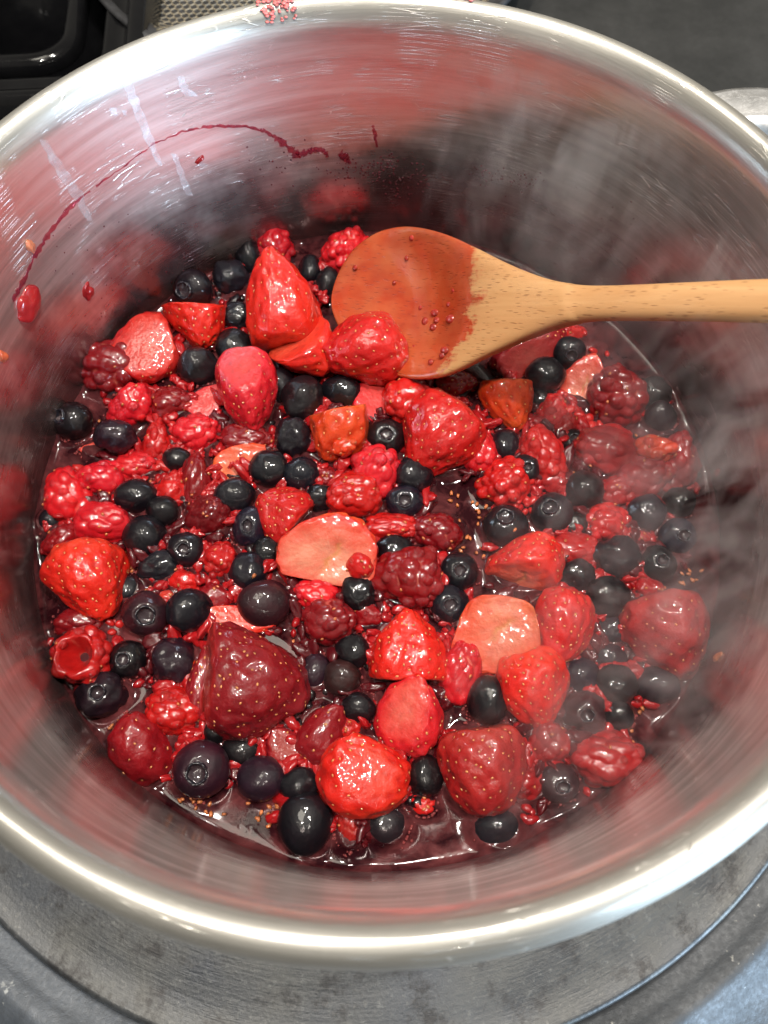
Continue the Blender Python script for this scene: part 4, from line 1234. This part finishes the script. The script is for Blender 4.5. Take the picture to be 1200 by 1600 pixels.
top_px = [shift(p) for p in top_px]; bot_px = [shift(p) for p in bot_px]
tp = np.array([on_plane(*p) for p in top_px]); bp = np.array([on_plane(*p) for p in bot_px])
# the handle carries on straight past the rim
for ext in (0.03, 0.07, 0.12, 0.16):
    tp = np.vstack([tp, tp[17] + np.array([ext, 0.0])]); bp = np.vstack([bp, bp[17] + np.array([ext, 0.0])])
def resample(Q, n):
    k = np.arange(len(Q)); s = np.linspace(0, len(Q)-1, n)
    out = np.empty((n, 2))
    for c in range(2):
        # Catmull-Rom
        for i, x in enumerate(s):
            j = min(int(x), len(Q)-2); u = x-j
            p0, p1, p2, p3 = Q[max(j-1, 0)][c], Q[j][c], Q[j+1][c], Q[min(j+2, len(Q)-1)][c]
            out[i, c] = 0.5*(2*p1 + (p2-p0)*u + (2*p0-5*p1+4*p2-p3)*u*u + (3*p1-p0-3*p2+p3)*u**3)
    return out
NS_, NC = 170, 48
tp, bp = resample(tp, NS_), resample(bp, NS_)
x_neck = on_plane(900, 475)[0]; x_tip = on_plane(521, 480)[0]; x_ctr = on_plane(655, 475)[0]
Vs, Fs = [], []
for i in range(NS_):
    mid = (tp[i]+bp[i])/2; half = (tp[i]-bp[i])/2
    wid = np.linalg.norm(half)
    xm = mid[0]
    u = np.clip((xm - x_tip)/(x_neck - x_tip), 0, 1)          # 0 tip, 1 neck
    hollow = 0.0082*math.exp(-((xm-x_ctr)/0.020)**2)*min(1, wid/0.014)
    thick = 0.0026 + 0.0022*u if u < 1 else 0.0048
    thick = min(thick, wid*0.75 + 0.0002)
    belly = 0.0040*math.exp(-((xm-x_ctr)/0.022)**2)
    rise = 0.0065*max(0, 1 - (xm - x_tip)/0.030)**1.6           # the tip curls up
    for k in range(NC):
        b = 2*math.pi*k/NC
        cb, sb = math.cos(b), math.sin(b)
        ex = 0.5 if u < 1 else 0.8
        v_ = np.sign(cb)*abs(cb)**0.8
        z = thick*np.sign(sb)*abs(sb)**ex
        if sb > 0: z -= hollow*(1 - v_*v_)**1.1
        else: z -= (belly)*(1 - v_*v_)
        pxy = mid + half*v_
        Vs.append((pxy[0], pxy[1], z + rise))
for i in range(NS_-1):
    for k in range(NC):
        k2 = (k+1) % NC
        Fs.append((i*NC+k, (i+1)*NC+k, (i+1)*NC+k2, i*NC+k2))
Fs.append(tuple(range(NC))); Fs.append(tuple(reversed(range((NS_-1)*NC, NS_*NC))))
spoon = mesh_obj('wooden_spoon', Vs, Fs, mat_wood(on_plane(738, 475)[0] + 0.0035))
bm = bmesh.new(); bm.from_mesh(spoon.data); bmesh.ops.recalc_face_normals(bm, faces=bm.faces); bm.to_mesh(spoon.data); bm.free()
spoon.matrix_world = Matrix(((U[0], T[0], Nn[0], A3[0]), (U[1], T[1], Nn[1], A3[1]), (U[2], T[2], Nn[2], A3[2]), (0, 0, 0, 1)))
tag(spoon, 'wooden spoon with juice-stained bowl resting across the pot rim', 'spoon')

# seeds and drops sticking to the spoon bowl
def spoon_top(px, py):
    q = on_plane(px, py)
    best = None
    i = int(np.argmin(np.abs((tp[:, 0]+bp[:, 0])/2 - q[0])))
    mid = (tp[i]+bp[i])/2; half = (tp[i]-bp[i])/2; wid = np.linalg.norm(half)
    v_ = np.clip(np.dot(q-mid, half)/wid**2, -0.95, 0.95)
    xm = mid[0]; u = np.clip((xm - x_tip)/(x_neck - x_tip), 0, 1)
    hollow = 0.0082*math.exp(-((xm-x_ctr)/0.020)**2)*min(1, wid/0.014)
    thick = min(0.0026 + 0.0022*u, wid*0.75+0.0002)
    cb = abs(v_)**(1/0.8); sb = math.sqrt(max(0, 1-cb*cb))
    z = thick*sb**0.5 - hollow*(1-v_*v_)**1.1 + 0.0065*max(0, 1 - (xm - x_tip)/0.030)**1.6
    return A3 + U*q[0] + T*q[1] + Nn*z
M['drop'] = mat_simple('juice_drop', (0.36, 0.03, 0.02), 0.10, 0.9, 0.0, 0.3)
DV, DF = [], []
drs = np.random.default_rng(31)
SV, SF = ico(2)
for (px, py, r) in [(668, 485, 6), (652, 498, 6.5), (672, 497, 5), (667, 508, 6), (700, 497, 7), (644, 477, 4), (632, 402, 4), (645, 372, 5), (697, 548, 6), (693, 556, 5), (568, 423, 4), (706, 452, 4), (695, 473, 4), (612, 440, 3.5), (590, 500, 3), (640, 540, 3.5), (675, 566, 5)]:
    p = spoon_top(px, py); t = np.dot(p-CAM, FWD); r_ = r*t/F_PX
    Bm = np.stack([U, T, Nn], 1)
    b = len(DV)*len(SV)
    loc = SV*np.array([r_*drs.uniform(0.9, 1.4), r_, r_*0.55])
    DV.append(loc @ Bm.T + p + Nn*r_*0.1); DF += [(f[0]+b, f[1]+b, f[2]+b) for f in SF]
dro = mesh_obj('juice_drops', np.concatenate(DV), DF, M['drop'])
tag(dro, 'red juice drops and seeds sticking in the spoon bowl', 'drops', kind='stuff')

# ------------------------------------------------------------------ splashes on the pot wall
def wall_frame(px, py):
    p, t = wall_at(px, py)
    a = math.atan2(p[1], p[0])
    n = np.array([-math.cos(a), -math.sin(a), 0]); tg = np.array([-math.sin(a), math.cos(a), 0]); up = np.array([0, 0, 1.0])
    return p, t, n, tg, up
def wall_scrap(px, py, w_, h_, ang, mat, name, label, cat, seed, nf=3):
    p, t, n, tg, up = wall_frame(px, py)
    V, Fc = ico(4)
    c, s = math.cos(ang), math.sin(ang)
    mpp = t/F_PX
    Q = V*(1 + 0.22*sn(V, 2.3, seed) + 0.08*sn(V, 6.0, seed+1))[:, None]
    x, y, z = Q[:, 0]*w_*mpp/2, Q[:, 1]*h_*mpp/2, Q[:, 2]*min(w_, h_)*mpp*0.38
    x, y = c*x - s*y, s*x + c*y
    # view right runs along -tangent on the back wall
    sgn = -1.0 if p[1] > 0 else 1.0
    W = p + np.outer(x*sgn*1.0, tg) + np.outer(y*1.25, up) + np.outer(z, n)
    o = mesh_obj(name, W - p, Fc, mat, attrs={'crease': np.zeros(len(V))})
    o.location = p
    o.color = (0.34, 0.012, 0.016, 1)
    tag(o, label, cat, 'scraps stuck to the pot wall')
    return o
wall_scrap(42, 477, 50, 30, 0.35, M['rasp'], 'berry_scrap', 'dark red berry skin stuck to the left pot wall', 'berry scrap', 301)
o_ = wall_scrap(48, 386, 17, 23, -0.2, M['rasp'], 'berry_scrap', 'pale pulp drop high on the left wall, at the dried juice line', 'berry scrap', 302); o_.color = (0.62, 0.16, 0.10, 1)
wall_scrap(136, 455, 17, 22, -0.5, M['rasp'], 'berry_scrap', 'small red berry scrap on the wall above the left fruit', 'berry scrap', 303)
wall_scrap(312, 249, 18, 8, 0.3, M['rasp'], 'berry_scrap', 'tiny dark red splash on the back left wall', 'berry scrap', 304)
o_ = wall_scrap(3, 558, 14, 18, 0, M['rasp'], 'berry_scrap', 'orange pulp speck on the wall at the left edge', 'berry scrap', 305); o_.color = (0.62, 0.10, 0.05, 1)
wall_scrap(1122, 738, 12, 16, 0, M['rasp'], 'berry_scrap', 'small pink speck on the right wall beyond the crushed cluster', 'berry scrap', 306)
o_ = wall_scrap(1123, 1028, 14, 20, -0.4, M['rasp'], 'berry_scrap', 'orange seed on the right wall below the large dull strawberry', 'berry scrap', 307); o_.color = (0.6, 0.16, 0.07, 1)

def wall_tube(path, rads, name, label, mat, cat='juice stain'):
    P = []
    for k in range(len(path)-1):
        for u in np.linspace(0, 1, 8, endpoint=(k == len(path)-2)):
            P.append((path[k][0]*(1-u)+path[k+1][0]*u, path[k][1]*(1-u)+path[k+1][1]*u, rads[k]*(1-u)+rads[k+1]*u))
    V, Fc = [], []; m = 8
    rs = np.random.default_rng(len(P))
    pts = [wall_frame(x + rs.normal()*0.8, y + rs.normal()*0.8) for x, y, r in P]
    for i, ((x, y, r), (p, t, n, tg, up)) in enumerate(zip(P, pts)):
        d = pts[min(i+1, len(P)-1)][0] - pts[max(i-1, 0)][0]; d /= np.linalg.norm(d)
        side = np.cross(d, n)
        rm = 1.05*r*t/F_PX*(1 + 0.35*rs.normal())
        rm = max(rm, 0.00012)
        for k in range(m):
            b = math.pi*2*k/m
            V.append(p + side*rm*math.cos(b) + n*(rm*0.30*math.sin(b) + 0.00002))
    for i in range(len(P)-1):
        for k in range(m):
            Fc.append((i*m+k, i*m+(k+1) % m, (i+1)*m+(k+1) % m, (i+1)*m+k))
    o = mesh_obj(name, V, Fc, mat)
    tag(o, label, cat)
    return o
wall_tube([(20, 470), (36, 440), (52, 404), (76, 364), (108, 326), (140, 298)], [3.5, 4.5, 3.0, 4.0, 4.5, 2.0], 'juice_streak', 'dried juice line curving up the left pot wall', M['streak'])
wall_tube([(150, 290), (190, 262), (240, 224), (285, 205), (330, 197), (385, 197), (415, 205)], [1.5, 1.2, 1.2, 1.5, 2.5, 3.0, 3.0], 'juice_streak', 'thin purple juice line along the back left wall', M['streak'])
wall_tube([(415, 205), (436, 218), (452, 231), (464, 243), (480, 238), (497, 232), (508, 236), (512, 250)], [2.5, 4.0, 5.0, 6.0, 5.0, 4.0, 3.5, 1.5], 'juice_streak', 'thick sagging juice drip on the back wall', M['streak'])
wall_tube([(531, 237), (540, 246), (546, 256)], [5, 6, 2], 'juice_streak', 'short juice blot right of the sagging drip', M['streak'])
wall_tube([(582, 195), (587, 212), (588, 230)], [2, 2.5, 1.5], 'juice_streak', 'short vertical juice dribble on the back wall', M['streak'])

def beads():
    rng = np.random.default_rng(77)
    V0, F0 = ico(1)
    VV, FF = [], []
    regs = [(250, 470, 70, 60, 240, 1.9), (200, 520, 60, 60, 160, 1.8), (300, 440, 60, 40, 160, 1.7), (110, 560, 60, 60, 130, 1.6), (60, 640, 40, 50, 90, 1.6), (590, 262, 60, 16, 120, 2.2), (640, 285, 40, 25, 130, 2.2), (560, 280, 50, 25, 70, 2.0),
            (770, 275, 25, 12, 45, 2.2), (825, 285, 30, 14, 45, 2.0), (460, 260, 60, 40, 60, 1.7), (520, 340, 70, 30, 60, 1.6), (960, 350, 80, 40, 30, 1.6), (1140, 700, 40, 120, 60, 1.6), (150, 400, 60, 60, 60, 1.6), (690, 330, 60, 20, 40, 1.8)]
    for (x, y, sx, sy, n_, r) in regs:
        for _ in range(n_):
            px, py = x + rng.normal()*sx*0.6, y + rng.normal()*sy*0.6
            if px < -40 or px > 1240: continue
            p, t, n, tg, up = wall_frame(px, py)
            if p[2] < ZL + 0.004 or p[2] > 0.105: continue
            rm = r*t/F_PX*rng.uniform(0.4, 1.5)*0.8
            b = len(VV)*len(V0)
            VV.append(p + (V0[:, :1]*tg + V0[:, 1:2]*up*1.15)*rm + V0[:, 2:]*n*rm*0.55)
            FF += [(f[0]+b, f[1]+b, f[2]+b) for f in F0]
    o = mesh_obj('juice_beads', np.concatenate(VV), FF, M['bead'])
    tag(o, 'fine beads of juice speckling the inside of the pot wall', 'droplets', kind='stuff')
beads()

# dried pink froth on the rim
def rim_froth(ang0, ang1, n_, seed, label, rmin=0.1165, rmax=0.1215):
    rng = np.random.default_rng(seed)
    V0, F0 = ico(2); VV, FF = [], []
    for _ in range(n_):
        a = rng.uniform(ang0, ang1); r = rng.uniform(rmin, rmax)
        rel = (r - R_IN)/0.0048
        z = 0.1125 + 0.0085*math.sqrt(max(0, 1-(1-rel)**2)) + 0.0004
        s = rng.uniform(0.0003, 0.0007)
        b = len(VV)*len(V0)
        VV.append(V0*np.array([s*1.2, s, s*0.6]) + np.array([r*math.cos(a), r*math.sin(a), z])); FF += [(f[0]+b, f[1]+b, f[2]+b) for f in F0]
    o = mesh_obj('dried_froth', np.concatenate(VV), FF, M['pink'])
    tag(o, label, 'froth', 'dried froth on the pot rim')
rim_froth(math.radians(101.5), math.radians(106.5), 70, 5, 'crusty pink froth dried on the pot rim at top left', 0.1168, 0.1222)
rim_froth(math.radians(76.5), math.radians(79.5), 22, 6, 'thin pink smear on the far pot rim, right of the crusty froth', 0.1205, 0.1225)

# ------------------------------------------------------------------ steam curling up from the juice, thickest at the right
def steam():
    V, Fc = lathe([(0.0005, 0.044), (0.1135, 0.044), (0.1135, 0.110), (0.0005, 0.110)], 64)
    n = 4
    m = bpy.data.materials.new('steam_vapour'); m.use_nodes = True
    t = NT.__new__(NT); t.m = m; t.t = m.node_tree
    for nd in list(t.t.nodes):
        if nd.type == 'BSDF_PRINCIPLED': t.t.nodes.remove(nd)
    t.out = [nd for nd in t.t.nodes if nd.type == 'OUTPUT_MATERIAL'][0]
    co = t.coord()
    s = t.n('ShaderNodeSeparateXYZ'); t.put(s.inputs[0], co)
    mp = t.n('ShaderNodeMapping'); t.put(mp.inputs[0], co); mp.inputs['Scale'].default_value = (1.0, 1.0, 0.45)
    wisp = t.noise(mp.outputs[0], 38.0, 2.0, 0.55, 2.2)
    big = t.noise(mp.outputs[0], 9.0, 1.0)
    side = t.map(t.math('ADD', s.outputs[0], t.math('MULTIPLY', t.math('SUBTRACT', big, 0.5), 0.10)), 0.030, 0.115)
    dens = t.math('MULTIPLY', t.map(wisp, 0.50, 0.74), side)
    dens = t.math('ADD', t.math('MULTIPLY', dens, 36.0), t.math('MULTIPLY', side, 0.1))
    pv = t.n('ShaderNodeVolumePrincipled')
    pv.inputs['Color'].default_value = (0.93, 0.93, 0.94, 1)
    t.put(pv.inputs['Density'], dens)
    pv.inputs['Anisotropy'].default_value = 0.3
    t.t.links.new(pv.outputs[0], t.out.inputs['Volume'])
    o = mesh_obj('steam', V, Fc, m, smooth=False)
    tag(o, 'thin wisps of white steam drifting over the right side', 'steam', kind='stuff')
steam()
